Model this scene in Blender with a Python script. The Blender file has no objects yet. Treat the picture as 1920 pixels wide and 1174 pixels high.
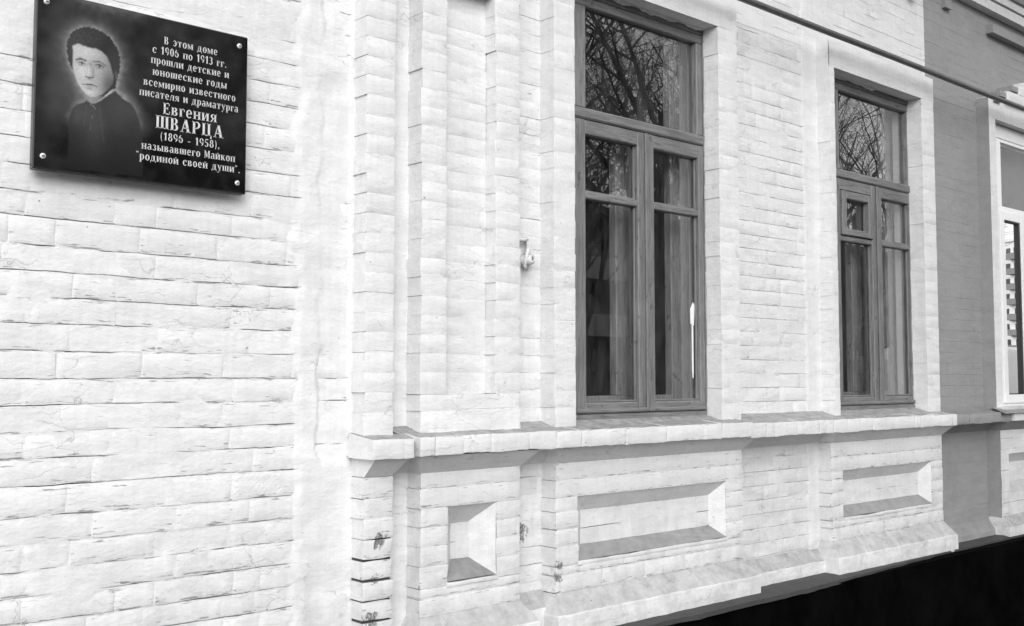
import bpy, bmesh, math, random
import numpy as np
from mathutils import Vector, Matrix, noise as mnoise
R = math.radians
rnd = random.Random(7)
scene = bpy.context.scene
col = scene.collection

# ------------------------------------------------------------------ camera, sky, sun, exposure
cam_d = bpy.data.cameras.new("camera"); cam = bpy.data.objects.new("camera", cam_d); col.objects.link(cam)
cam_d.sensor_width = 36.0; cam_d.lens = 37.5; cam_d.clip_start = 0.05; cam_d.clip_end = 2000
CAM = Vector((0.0, -3.117, 1.6)); YAW = 41.73; PITCH = 3.49
cam.location = CAM
cam.rotation_euler = (R(90 + PITCH), 0, R(-YAW))
scene.camera = cam

world = bpy.data.worlds.new("World"); scene.world = world; world.use_nodes = True
wt = world.node_tree; wt.nodes.clear()
wo = wt.nodes.new("ShaderNodeOutputWorld"); wb = wt.nodes.new("ShaderNodeBackground")
sky = wt.nodes.new("ShaderNodeTexSky"); sky.sky_type = 'NISHITA'; sky.sun_disc = False
SUN_EL, SUN_AZ = 26.0, 212.0          # azimuth counted from +Y, clockwise
sky.sun_elevation = R(SUN_EL); sky.sun_rotation = R(SUN_AZ)
sky.air_density = 1.6; sky.dust_density = 4.0; sky.ozone_density = 1.0
bw = wt.nodes.new("ShaderNodeRGBToBW")     # black-and-white photograph
wt.links.new(sky.outputs[0], bw.inputs[0])
tcw = wt.nodes.new("ShaderNodeTexCoord"); cl = wt.nodes.new("ShaderNodeTexNoise"); cl.inputs['Scale'].default_value = 2.2; cl.inputs['Detail'].default_value = 5
wt.links.new(tcw.outputs['Generated'], cl.inputs['Vector'])
cm_ = wt.nodes.new("ShaderNodeMapRange"); cm_.inputs[1].default_value = .3; cm_.inputs[2].default_value = .7; cm_.inputs[3].default_value = 5.0; cm_.inputs[4].default_value = 9.5
wt.links.new(cl.outputs['Fac'], cm_.inputs[0])
mxw = wt.nodes.new("ShaderNodeMix"); mxw.data_type = 'FLOAT'; mxw.inputs[0].default_value = .7
wt.links.new(bw.outputs[0], mxw.inputs[2]); wt.links.new(cm_.outputs[0], mxw.inputs[3]); wt.links.new(mxw.outputs[0], wb.inputs[0])
wb.inputs[1].default_value = 0.12
wt.links.new(wb.outputs[0], wo.inputs[0])

sd = bpy.data.lights.new("sun", 'SUN'); sun = bpy.data.objects.new("sun", sd); col.objects.link(sun)
sd.energy = 0.9; sd.angle = R(40); sd.color = (1, 1, 1)
a = R(SUN_AZ); e = R(SUN_EL)
sdir = Vector((math.sin(a) * math.cos(e), math.cos(a) * math.cos(e), math.sin(e)))
sun.rotation_euler = sdir.to_track_quat('Z', 'Y').to_euler()
sun.location = (0, -10, 20)

vs = scene.view_settings
vs.view_transform = 'Standard'; vs.look = 'None'; vs.gamma = 1.0; vs.use_curve_mapping = False
vs.exposure = 1.04
scene.render.engine = 'CYCLES'
scene.cycles.max_bounces = 5; scene.cycles.diffuse_bounces = 3; scene.cycles.glossy_bounces = 3; scene.cycles.transparent_max_bounces = 10

# ------------------------------------------------------------------ camera maths used only to rank bricks by size
_M = cam.rotation_euler.to_matrix().transposed()
def seen(p):
    q = _M @ (Vector(p) - CAM)
    if q.z > -0.1: return None
    return (q.x / -q.z * 2000 / 960, q.y / -q.z * 2000 / 587, -q.z)

# ------------------------------------------------------------------ tagging helpers
def tag(o, label=None, cat=None, group=None, kind=None):
    if label: o['label'] = label
    if cat: o['category'] = cat
    if group: o['group'] = group
    if kind: o['kind'] = kind
    return o
def empty(name, loc, label, cat, group=None, rz=0):
    o = bpy.data.objects.new(name, None); col.objects.link(o); o.location = loc; o.rotation_euler.z = rz
    o.empty_display_size = 0.1
    return tag(o, label, cat, group)
def sharpen(me, ang=.55):
    n = len(me.edges); bm = bmesh.new(); bm.from_mesh(me)
    for e_ in bm.edges:
        if len(e_.link_faces) == 2 and e_.calc_face_angle(0) > ang: e_.smooth = False
    bm.to_mesh(me); bm.free()
def link(name, me, mat, parent=None, smooth=False):
    if mat is not None and not me.materials: me.materials.append(mat)
    o = bpy.data.objects.new(name, me); col.objects.link(o)
    if smooth:
        me.polygons.foreach_set('use_smooth', [True] * len(me.polygons))
    if parent is not None:
        o.parent = parent
        o.matrix_parent_inverse = Matrix.Identity(4)
        # all building parts are authored in world metres; shift into the parent's space
    return o

# ------------------------------------------------------------------ materials
def mat(name):
    m = bpy.data.materials.new(name); m.use_nodes = True
    nt = m.node_tree; b = nt.nodes['Principled BSDF']
    return m, nt, b
def N(nt, t, **kw):
    n = nt.nodes.new(t)
    for k, v in kw.items():
        if k in n.inputs: n.inputs[k].default_value = v
        else: setattr(n, k, v)
    return n
def noise(nt, vec, scale, detail=4, rough=0.55, dist=0.0):
    n = N(nt, 'ShaderNodeTexNoise'); n.inputs['Scale'].default_value = scale; n.inputs['Detail'].default_value = detail
    n.inputs['Roughness'].default_value = rough; n.inputs['Distortion'].default_value = dist
    nt.links.new(vec, n.inputs['Vector']); return n.outputs['Fac']
def ramp(nt, fac, p0, v0, p1, v1, extra=None):
    n = N(nt, 'ShaderNodeValToRGB'); c = n.color_ramp
    c.elements[0].position = p0; c.elements[0].color = (v0, v0, v0, 1)
    c.elements[1].position = p1; c.elements[1].color = (v1, v1, v1, 1)
    for (p, v) in extra or []:
        el = c.elements.new(p); el.color = (v, v, v, 1)
    nt.links.new(fac, n.inputs[0]); return n.outputs[0]
def mth(nt, op, a, b=None, c=None, clamp=False):
    n = N(nt, 'ShaderNodeMath', operation=op); n.use_clamp = clamp
    for i, x in enumerate((a, b, c)):
        if x is None: continue
        if isinstance(x, (int, float)): n.inputs[i].default_value = x
        else: nt.links.new(x, n.inputs[i])
    return n.outputs[0]
def posvec(nt, sc=(1, 1, 1)):
    g = N(nt, 'ShaderNodeNewGeometry'); mp = N(nt, 'ShaderNodeMapping'); mp.inputs['Scale'].default_value = sc
    nt.links.new(g.outputs['Position'], mp.inputs[0]); return mp.outputs[0]
def bump(nt, b, hs, dist):
    prev = None
    for h, s in hs:
        n = N(nt, 'ShaderNodeBump'); n.inputs['Strength'].default_value = s; n.inputs['Distance'].default_value = dist
        nt.links.new(h, n.inputs['Height'])
        if prev is not None: nt.links.new(prev, n.inputs['Normal'])
        prev = n.outputs[0]
    nt.links.new(prev, b.inputs['Normal'])

# places where the paint has flaked off (x, y, z, radius)
CHIPS = [(2.16, 0, 1.035, .045), (2.90, .09, .985, .07), (2.14, 0, .90, .03), (3.04, 0, .845, .03), (3.02, 0, .80, .045), (2.13, 0, .765, .05), (1.72,.085,1.235,.0)]
FLK = .45
def paint(name, base, dirt=0.35, chips=False, rough=0.62, bumps=1.0, low=0.10):
    m, nt, b = mat(name)
    L = nt.links
    p = posvec(nt); pstretch = posvec(nt, (0.35, 1, 1.6)); pv = posvec(nt, (3, 3, .25))
    big = noise(nt, p, 2.3, 3, .6)
    mid = noise(nt, pstretch, 14, 5, .6, .6)
    fine = noise(nt, p, 110, 2, .65)
    streak = noise(nt, pv, 16, 4, .6)
    v = ramp(nt, big, .3, .95, .7, 1.0)
    v2 = ramp(nt, mid, .32, .90, .62, 1.0)
    v3 = ramp(nt, streak, .35, .955, .6, 1.0)
    # brushed-over repair patches with straight-ish edges
    vo = N(nt, 'ShaderNodeTexVoronoi'); vo.distance = 'CHEBYCHEV'; vo.inputs['Scale'].default_value = 6.0
    L.new(posvec(nt, (.7, .7, 1.3)), vo.inputs['Vector'])
    bwp = N(nt, 'ShaderNodeRGBToBW'); L.new(vo.outputs['Color'], bwp.inputs[0])
    v4 = ramp(nt, bwp.outputs[0], .2, .955, .8, 1.0)
    c = mth(nt, 'MULTIPLY', mth(nt, 'MULTIPLY', v, v2), mth(nt, 'MULTIPLY', v3, v4))
    # dirt rising from the pavement
    g = N(nt, 'ShaderNodeNewGeometry'); sx = N(nt, 'ShaderNodeSeparateXYZ'); L.new(g.outputs['Position'], sx.inputs[0])
    zz = mth(nt, 'MULTIPLY_ADD', sx.outputs[2], -1.4, 1.75, clamp=True)
    dn = noise(nt, p, 9, 6, .65, .5)
    df = mth(nt, 'MULTIPLY', zz, ramp(nt, dn, .42, 0, .72, 1))
    c = mth(nt, 'MULTIPLY', c, mth(nt, 'MULTIPLY_ADD', df, -low * 2, 1.0))
    # grime lying on upward faces
    sn = N(nt, 'ShaderNodeSeparateXYZ'); L.new(g.outputs['True Normal'], sn.inputs[0])
    up = mth(nt, 'MULTIPLY_ADD', sn.outputs[2], 2.2, -.75, clamp=True)
    gr = ramp(nt, noise(nt, p, 22, 5, .6), .3, .62, .7, 1.0)
    c = mth(nt, 'MULTIPLY', c, mth(nt, 'MULTIPLY_ADD', mth(nt, 'MULTIPLY', up, gr), -dirt * 1.35, 1.0))
    # pits
    vp = N(nt, 'ShaderNodeTexVoronoi'); vp.inputs['Scale'].default_value = 13.0; L.new(p, vp.inputs['Vector'])
    pit = ramp(nt, vp.outputs['Distance'], .028, .0, .045, 1.0)
    pn = ramp(nt, noise(nt, p, 5.3, 2), .5, 1.0, .53, .0)
    pit = mth(nt, 'MAXIMUM', pit, pn)
    c = mth(nt, 'MULTIPLY', c, mth(nt, 'MULTIPLY_ADD', pit, .75, .25))
    # open joints: groove floors coloured dark, as bare mortar and painted-in deep shade
    at = N(nt, 'ShaderNodeAttribute'); at.attribute_name = 'crack'
    cr = mth(nt, 'MULTIPLY_ADD', at.outputs['Fac'], -.93, 1.0, clamp=True)
    c = mth(nt, 'MULTIPLY', c, cr)
    # hairline cracks and brush marks running along the courses
    wn = N(nt, 'ShaderNodeTexVoronoi'); wn.feature = 'DISTANCE_TO_EDGE'; wn.inputs['Scale'].default_value = 5.0
    wpv = N(nt, 'ShaderNodeVectorMath', operation='ADD'); wsc = N(nt, 'ShaderNodeTexNoise'); wsc.inputs['Scale'].default_value = 14; wsc.inputs['Detail'].default_value = 6
    L.new(p, wsc.inputs['Vector']); wsub = N(nt, 'ShaderNodeVectorMath', operation='SCALE'); wsub.inputs['Scale'].default_value = .16
    L.new(wsc.outputs['Color'], wsub.inputs[0]); L.new(posvec(nt, (.8, .8, 3.2)), wpv.inputs[0]); L.new(wsub.outputs[0], wpv.inputs[1]); L.new(wpv.outputs[0], wn.inputs['Vector'])
    hl = ramp(nt, wn.outputs['Distance'], .002, 0, .012, 1)
    hm_ = ramp(nt, noise(nt, p, 3.7, 4, .6), .52, 1.0, .60, .0)
    hair = mth(nt, 'MAXIMUM', hl, hm_)
    c = mth(nt, 'MULTIPLY', c, mth(nt, 'MULTIPLY_ADD', hair, .30, .70))
    grn = ramp(nt, noise(nt, posvec(nt, (.6, 1, 1.4)), 75, 5, .7), .3, .93, .66, 1.0)
    c = mth(nt, 'MULTIPLY', c, grn)
    # flaking lines gathered along the joints
    ea = N(nt, 'ShaderNodeAttribute'); ea.attribute_name = 'edge'
    e2 = mth(nt, 'POWER', ea.outputs['Fac'], 1.6)
    fl1 = noise(nt, posvec(nt, (.16, 1, 1.5)), 90, 4, .6, .3)
    fsel = mth(nt, 'ADD', fl1, mth(nt, 'MULTIPLY_ADD', e2, .16, mth(nt, 'MULTIPLY', mid, .12)))
    flk = ramp(nt, fsel, .745, 1.0, .815, FLK)
    c = mth(nt, 'MULTIPLY', c, flk)
    c = mth(nt, 'MULTIPLY', c, base)
    if chips:
        tot = None
        for (x, y, z, r) in CHIPS:
            if r <= 0: continue
            d = N(nt, 'ShaderNodeVectorMath', operation='DISTANCE'); L.new(g.outputs['Position'], d.inputs[0]); d.inputs[1].default_value = (x, y, z)
            mk = mth(nt, 'SUBTRACT', 1.0, mth(nt, 'DIVIDE', d.outputs['Value'], r), clamp=True)
            tot = mk if tot is None else mth(nt, 'MAXIMUM', tot, mk)
        cn = noise(nt, posvec(nt, (1.3, 1, 1)), 34, 7, .8, .15)
        t = mth(nt, 'ADD', cn, mth(nt, 'MULTIPLY', tot, .30))
        chipm = mth(nt, 'MULTIPLY', mth(nt, 'GREATER_THAN', t, .655), mth(nt, 'GREATER_THAN', tot, .02))
        mx = N(nt, 'ShaderNodeMix'); mx.data_type = 'FLOAT'
        L.new(chipm, mx.inputs[0]); L.new(c, mx.inputs[2]); L.new(ramp(nt, noise(nt, p, 95, 4, .7), .38, .09, .62, .34), mx.inputs[3])
        c = mx.outputs[0]
        fk = mth(nt, 'GREATER_THAN', mth(nt, 'ADD', noise(nt, posvec(nt, (.8, 1, 1.6)), 62, 4, .7, .4), mth(nt, 'MULTIPLY', df, .09)), .755)
        c = mth(nt, 'MULTIPLY', c, mth(nt, 'MULTIPLY_ADD', fk, -.6, 1.0))
    L.new(c, b.inputs['Base Color'])
    b.inputs['Roughness'].default_value = rough
    b.inputs['Specular IOR Level'].default_value = .35
    wav = noise(nt, posvec(nt, (.5, 1, 1)), 26, 4, .5, .4)
    lump = noise(nt, posvec(nt, (1, 1, 1.5)), 7, 3, .5)
    crk = mth(nt, 'MULTIPLY', hair, .12)
    med = noise(nt, posvec(nt, (.7, 1, 1.3)), 58, 3, .65, .3)
    hsum = mth(nt, 'ADD', mth(nt, 'MULTIPLY_ADD', lump, .36, mth(nt, 'MULTIPLY', wav, .24)), mth(nt, 'MULTIPLY_ADD', med, .15, mth(nt, 'MULTIPLY', fine, .09)))
    bump(nt, b, [(mth(nt, 'ADD', hsum, mth(nt, 'MULTIPLY', hair, .05)), 1.0 * bumps)], .010)
    return m

M = {}
M['white'] = paint('white_masonry_paint', .80, dirt=.52, chips=True, low=.17)
M['grey'] = paint('grey_masonry_paint', .335, dirt=.2, bumps=.7)
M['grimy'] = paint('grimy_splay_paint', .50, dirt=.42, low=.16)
M['ledge'] = paint('cement_ledge', .06, dirt=.1)

def wood(name, base, vert=True):
    m, nt, b = mat(name); L = nt.links
    p = posvec(nt, (9, 9, .55) if vert else (.55, 9, 9))
    g1 = noise(nt, p, 14, 6, .65, .3); g2 = noise(nt, posvec(nt), 5, 4, .6)
    c = mth(nt, 'MULTIPLY', ramp(nt, g1, .28, .52, .62, 1.1), ramp(nt, g2, .3, .82, .7, 1.08))
    fl = ramp(nt, noise(nt, posvec(nt, (1, 1, .5) if vert else (.5, 1, 1)), 34, 5, .7, .5), .60, 1, .65, .5)
    c = mth(nt, 'MULTIPLY', mth(nt, 'MULTIPLY', c, fl), base)
    L.new(c, b.inputs['Base Color']); b.inputs['Roughness'].default_value = .5
    bump(nt, b, [(g1, .75), (noise(nt, posvec(nt), 90, 4), .2)], .005)
    return m
M['wood'] = wood('grey_oil_painted_wood', .20)
M['woodh'] = wood('grey_oil_painted_wood_rail', .20, False)
M['inner'] = wood('inner_window_paint', .42)

def simple(name, v, rough=.5, metal=0, spec=.5, var=.12, scale=20, bmp=.1):
    m, nt, b = mat(name)
    n = noise(nt, posvec(nt), scale, 5, .6)
    c = mth(nt, 'MULTIPLY', ramp(nt, n, .3, 1 - var, .7, 1 + var * .5), v)
    nt.links.new(c, b.inputs['Base Color']); b.inputs['Roughness'].default_value = rough
    b.inputs['Metallic'].default_value = metal; b.inputs['Specular IOR Level'].default_value = spec
    if bmp: bump(nt, b, [(noise(nt, posvec(nt), scale * 4, 4), bmp)], .004)
    return m
M['black'] = simple('black_bitumen_paint', .0022, .95, spec=.02, var=.9, scale=5, bmp=.8)
M['asphalt'] = simple('asphalt', .04, .9, spec=.2, var=.3, scale=3, bmp=.6)
M['pvc'] = simple('white_plastic', .82, .3, var=.03, bmp=0)
M['gasket'] = simple('black_rubber', .02, .5, var=.1, bmp=0)
M['tin'] = simple('tin_sheet', .55, .35, metal=.6, var=.2)
M['pipe'] = simple('dark_grey_pipe_paint', .085, .38, var=.35, scale=30, bmp=.2)
M['screw'] = simple('bright_screw', .8, .25, metal=.3, var=.05, bmp=0)
M['print'] = simple('engraved_letter', .62, .6, var=.15, scale=300, bmp=0)
M['bark'] = simple('bark', .07, .9, var=.4, scale=8, bmp=.4)
M['room'] = simple('room_wall', .10, .9, var=.2, scale=2, bmp=0)
M['curtain'] = simple('curtain_cloth', .27, .95, var=.12, scale=40, bmp=.1)
M['flat_wall'] = simple('panel_concrete', .85, .8, var=.08, scale=1, bmp=.1)
M['dark'] = simple('dark_glass', .02, .08, var=.1, bmp=0)
M['vanpaint'] = simple('white_car_paint', .78, .2, var=.02, bmp=0)
M['tyre'] = simple('tyre_rubber', .02, .8, var=.1, bmp=0)
M['paper'] = simple('white_paper', .85, .6, var=.05, bmp=0)
M['dark_facade'] = simple('dark_brick_facade', .06, .9, var=.3, scale=1, bmp=.1)
M['kerb'] = simple('kerb_stone', .22, .85, var=.2, scale=6, bmp=.4)

def glass(name, k, rough=.0):
    m = bpy.data.materials.new(name); m.use_nodes = True; nt = m.node_tree; nt.nodes.clear()
    o = N(nt, 'ShaderNodeOutputMaterial'); mx = N(nt, 'ShaderNodeMixShader'); tr = N(nt, 'ShaderNodeBsdfTransparent'); gl = N(nt, 'ShaderNodeBsdfGlossy')
    dif = N(nt, 'ShaderNodeBsdfDiffuse'); mx2 = N(nt, 'ShaderNodeMixShader')
    ge = N(nt, 'ShaderNodeNewGeometry'); dp = N(nt, 'ShaderNodeVectorMath', operation='DOT_PRODUCT')
    nt.links.new(ge.outputs['Incoming'], dp.inputs[0]); nt.links.new(ge.outputs['Normal'], dp.inputs[1])
    sch = mth(nt, 'MULTIPLY_ADD', mth(nt, 'POWER', mth(nt, 'SUBTRACT', 1.0, mth(nt, 'ABSOLUTE', dp.outputs['Value']), clamp=True), 5), .96, .04)
    tr.inputs[0].default_value = (.93, .93, .93, 1); gl.inputs['Roughness'].default_value = rough
    wv = noise(nt, posvec(nt, (1, 1, .6)), 2.6, 1, .4)
    bp = N(nt, 'ShaderNodeBump'); bp.inputs['Strength'].default_value = .08; bp.inputs['Distance'].default_value = .006
    nt.links.new(wv, bp.inputs['Height']); nt.links.new(bp.outputs[0], gl.inputs['Normal'])
    f = mth(nt, 'MULTIPLY', sch, k, clamp=True)
    nt.links.new(f, mx.inputs[0]); nt.links.new(tr.outputs[0], mx.inputs[1]); nt.links.new(gl.outputs[0], mx.inputs[2])
    # dust film
    dif.inputs[0].default_value = (.5, .5, .5, 1)
    du = ramp(nt, noise(nt, posvec(nt, (2, 1, .6)), 9, 5, .65), .35, .0, .75, .04)
    nt.links.new(du, mx2.inputs[0]); nt.links.new(mx.outputs[0], mx2.inputs[1]); nt.links.new(dif.outputs[0], mx2.inputs[2])
    nt.links.new(mx2.outputs[0], o.inputs[0])
    return m
M['glass'] = glass('window_glass', 2.6)
M['glass3'] = glass('double_glazing', 7.0); M['glass4'] = glass('single_glazing', .7)

# ------------------------------------------------------------------ mesh helpers
class MB:
    def __init__(s): s.v = []; s.f = []; s.c = []; s.e = []
    def add(s, vs, fs, cr=None, ed=None):
        s.e += ed if ed is not None else [0.0] * len(vs)
        n = len(s.v); s.v += vs; s.f += [tuple(i + n for i in f) for f in fs]
        s.c += cr if cr is not None else [0.0] * len(vs)
    def mesh(s, name, crack=False):
        me = bpy.data.meshes.new(name); me.from_pydata(s.v, [], s.f)
        if crack:
            a = me.attributes.new('crack', 'FLOAT', 'POINT'); a.data.foreach_set('value', s.c)
        if any(s.e):
            a = me.attributes.new('edge', 'FLOAT', 'POINT'); a.data.foreach_set('value', s.e)
        me.update(); return me
    def build(s, name, m, parent=None, smooth=False, crack=False):
        return link(name, s.mesh(name, crack), m, parent, smooth)
    def box(s, x0, x1, y0, y1, z0, z1):
        v = [(x0, y0, z0), (x1, y0, z0), (x1, y1, z0), (x0, y1, z0), (x0, y0, z1), (x1, y0, z1), (x1, y1, z1), (x0, y1, z1)]
        s.add(v, [(0, 3, 2, 1), (4, 5, 6, 7), (0, 1, 5, 4), (1, 2, 6, 5), (2, 3, 7, 6), (3, 0, 4, 7)])
    def frustum(s, a, b):
        """a, b: (x0,x1,y0,y1,z) bottom and top rectangles"""
        v = [(a[0], a[2], a[4]), (a[1], a[2], a[4]), (a[1], a[3], a[4]), (a[0], a[3], a[4]), (b[0], b[2], b[4]), (b[1], b[2], b[4]), (b[1], b[3], b[4]), (b[0], b[3], b[4])]
        s.add(v, [(0, 3, 2, 1), (4, 5, 6, 7), (0, 1, 5, 4), (1, 2, 6, 5), (2, 3, 7, 6), (3, 0, 4, 7)])
    def tube(s, pts, rs, n=8, cap=True):
        pts = [Vector(p) for p in pts]; rings = []
        base = len(s.v); vv = []
        prev = None
        for i, p in enumerate(pts):
            d = (pts[min(i + 1, len(pts) - 1)] - pts[max(i - 1, 0)]).normalized()
            if prev is None:
                u = d.orthogonal().normalized()
            else:
                u = (prev - d * prev.dot(d)).normalized()
            prev = u; w = d.cross(u); r = rs[i] if isinstance(rs, (list, tuple)) else rs
            for k in range(n):
                a = 2 * math.pi * k / n; vv.append(tuple(p + (u * math.cos(a) + w * math.sin(a)) * r))
        ff = []
        for i in range(len(pts) - 1):
            for k in range(n):
                a, b = i * n + k, i * n + (k + 1) % n; ff.append((a, b, b + n, a + n))
        if cap:
            ff.append(tuple(reversed(range(n)))); ff.append(tuple(range((len(pts) - 1) * n, len(pts) * n)))
        s.add(vv, ff)
def bevbox(name, x0, x1, y0, y1, z0, z1, m, parent, bev=.004, seg=1):
    bm = bmesh.new()
    vs = [bm.verts.new(p) for p in ((x0, y0, z0), (x1, y0, z0), (x1, y1, z0), (x0, y1, z0), (x0, y0, z1), (x1, y0, z1), (x1, y1, z1), (x0, y1, z1))]
    for f in ((0, 3, 2, 1), (4, 5, 6, 7), (0, 1, 5, 4), (1, 2, 6, 5), (2, 3, 7, 6), (3, 0, 4, 7)): bm.faces.new([vs[i] for i in f])
    bmesh.ops.bevel(bm, geom=bm.edges[:], offset=bev, segments=seg, profile=.5, affect='EDGES')
    me = bpy.data.meshes.new(name); bm.to_mesh(me); bm.free()
    return link(name, me, m, parent)
def nz(x, y, z): return mnoise.noise(Vector((x, y, z)))

# ------------------------------------------------------------------ a single painted brick (rounded, uneven face)
def brick_geo(x0, x1, z0, z1, yf, yb, r=.005, amp=.0016, jit=.0012, drop=0.0, seed=None, fine=False, ed=0.0):
    q = (seed if seed is not None else rnd.random() * 100)
    w = x1 - x0
    nx = 1 if w < .1 else (2 if w < .2 else max(3, int(w / .08)))
    if fine: nx = max(3, int(w / .024))
    us = [0, min(r, w * .2)] + [w * (i + 1) / (nx + 1) for i in range(nx)] + [w - min(r, w * .2), w]
    h = z1 - z0
    ws = [0, r, h * .5, h - r, h]
    V = []; F = []
    nu, nw = len(us), len(ws)
    off = rnd.uniform(-1, 1) * amp
    for j, b in enumerate(ws):
        for i, a_ in enumerate(us):
            x, z = x0 + a_, z0 + b
            edge = (i in (0, nu - 1)) or (j in (0, nw - 1))
            cor = (i in (0, nu - 1)) and (j in (0, nw - 1))
            y = yf + off + nz(x * 9, q, z * 14) * amp * 1.3
            if edge: y += r * .28
            if cor: y += r * .15
            if j in (0, nw - 1): z += (nz(x * 11 + q, 3.3, j) * 1.6 + (nz(x * 55, q, j) * 1.3 if fine else 0)) * jit
            if i in (0, nu - 1): x += nz(z * 23 + q, i, 1.7) * jit * 1.8
            V.append((x, y, z + warp(x, z)))
    for j in range(nw - 1):
        for i in range(nu - 1):
            a_ = j * nu + i; F.append((a_, a_ + 1, a_ + nu + 1, a_ + nu))
    loop = [i for i in range(nu)] + [j * nu + nu - 1 for j in range(1, nw)] + [(nw - 1) * nu + i for i in range(nu - 2, -1, -1)] + [j * nu for j in range(nw - 2, 0, -1)]
    n0 = len(V)
    for k in loop:
        x, y, z = V[k]
        V.append((x, yb, z + (drop if z > z0 + h * .9 else 0)))
    n = len(loop)
    for k in range(n):
        a_, b_ = loop[k], loop[(k + 1) % n]
        F.append((b_, a_, n0 + k, n0 + (k + 1) % n))
    E_ = [(1.0 if j < 2 else (.7 if j > 2 else (.6 if i in (0, 1, nu - 2, nu - 1) else 0.0))) for j in range(nw) for i in range(nu)] + [0.0] * n
    E_ = [q_ * ed for q_ in E_]
    return V, F, E_
def warp(x, z):
    k = 1.0 if x < 1.95 else (.25 if x > 2.1 else 1 - (x - 1.95) * 5)
    return (.0035 * nz(x * 1.1, 1.3, z * 2.2) + .0035 * nz(x * 3.1, 4.7, z * 6) + .0022 * nz(x * 11, 9.1, z * 13)) * k
BR = {'white': [], 'grey': []}
def brick(house, x0, x1, z0, z1, yf, yb, name='brick', **k):
    BR[house].append((name, x0, x1, z0, z1, yf, yb, k))

# ------------------------------------------------------------------ mortar / plaster sheet behind the bricks, real relief
def sheet(mb, x0, x1, z0, z1, y, joints, swell=None, open_=.5, rec=.003, step=.016, amp=.0022, vgap=0.006, crackw=1.0, seed=0.0, slit=.012, sg=.0046, ed=0.0):
    xs = list(np.arange(x0, x1, step)) + [x1]
    zl = set([round(z0, 4), round(z1, 4)])
    info = {}
    for ji, j in enumerate(joints):
        if not (z0 < j < z1): continue
        for dz, t in ((sg + .0021, 0), (sg + .0006, 0), (sg, 1), (sg - .0019, 1), (sg - .0024, 0), (sg - .0038, 0), (-sg - .001, 0)):
            zz = round(j + dz, 4); zl.add(zz); info[zz] = (ji, t)
    zs = sorted(zl); out = [zs[0]]
    for z in zs[1:]:
        gap = z - out[-1]
        n = int(gap / .018)
        for i in range(n): out.append(out[-1] + gap / (n + 1))
        out.append(z)
    V = []; C = []; E_ = []; nx = len(xs); ja = np.array(joints) if len(joints) else np.array([99.])
    for z in out:
        jt = info.get(round(z, 4)); ev = max(0.0, 1 - abs(float(np.abs(ja - z).min())) / .016)
        for x in xs:
            yy = y + rec + nz(x * 7, seed, z * 11) * amp + nz(x * 31, seed + 9, z * 37) * amp * .45
            s = swell(x, z) if swell else 0
            c = 0
            if jt and jt[1]:
                g = nz(x * 2.3, jt[0] * 7.7 + seed, 0) + .55 * nz(x * 9, jt[0] * 3.1 + seed, 4) + (open_ - .5) * 1.5
                g = max(0.0, min(1.0, (g + .05) * 3.2))
                g *= max(0, 1 - s * 330)
                fl = max(0, min(1, .30 + 1.5 * nz(x * 4.5, jt[0] * 5.3, seed + 2) + .8 * nz(x * 37, jt[0] * 1.3, seed + 6)))
                yy += slit * g
                c = g * crackw * fl
            zz = z + (nz(x * 6, jt[0] * 2.2, 8) * .0022 + nz(x * 23, jt[0], 5) * .0010 + nz(x * 60, jt[0], 5) * .0007 if jt else 0)
            V.append((x, yy - s, zz + warp(x, zz))); C.append(c); E_.append(ed * ev * max(0, 1 - s * 120))
    F = []
    for j in range(len(out) - 1):
        for i in range(nx - 1):
            a_ = j * nx + i; F.append((a_, a_ + 1, a_ + nx + 1, a_ + nx))
    mb.add(V, F, C, E_)

W = .085      # plane of the recessed wall behind the pilasters (pilaster faces at y = 0)
TOP = 4.6
white_house = empty('brick_house', (3, 2, 0), 'white painted old brick house with two tall grey wooden windows', 'building')
grey_house = empty('brick_house', (8, 2, 0), 'grey painted brick building adjoining at the right, with a white framed plastic window', 'building')
HOUSE = {'white': white_house, 'grey': grey_house}
def part(mb, name, m, house='white', smooth=False, crack=False, parent=None):
    p = parent or HOUSE[house]
    o = mb.build(name, m, p, smooth, crack)
    return o
for h in (white_house, grey_house): pass

# ---- left wall: visible courses follow the photographed bond
JZ = [2.216, 2.136, 2.065, 1.982, 1.906, 1.831, 1.756, 1.677, 1.598, 1.521, 1.443, 1.369, 1.291, 1.203, 1.126, 1.052, .978, .904, .835]
VJ = [[.91, 1.17, 1.429, 1.699], [.982, 1.239, 1.37, 1.626], [1.066, 1.319, 1.576], [.92, .986, 1.245, 1.37, 1.625], [.86, 1.12, 1.25, 1.51, 1.77], [.993, 1.252, 1.377, 1.631],
      [.86, 1.12, 1.38, 1.695], [1.079, 1.335, 1.602], [.99, 1.251, 1.381, 1.64], [1.09, 1.347, 1.604], [.994, 1.244, 1.452, 1.63], [.93, 1.19, 1.447, 1.714],
      [1.12, 1.385, 1.639], [.86, 1.194, 1.45, 1.703], [1.13, 1.388, 1.635], [.94, 1.2, 1.453, 1.716], [1.0, 1.265, 1.388, 1.651, 1.749], [.92, 1.181, 1.353, 1.612, 1.725]]
up = [2.216 + .0765 * k for k in range(1, 32)]; dn = [.835 - .0765 * k for k in range(1, 4)]
LJ = sorted(up) + JZ + dn; LJ = sorted(set(round(z, 4) for z in LJ))
rows = []
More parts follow.
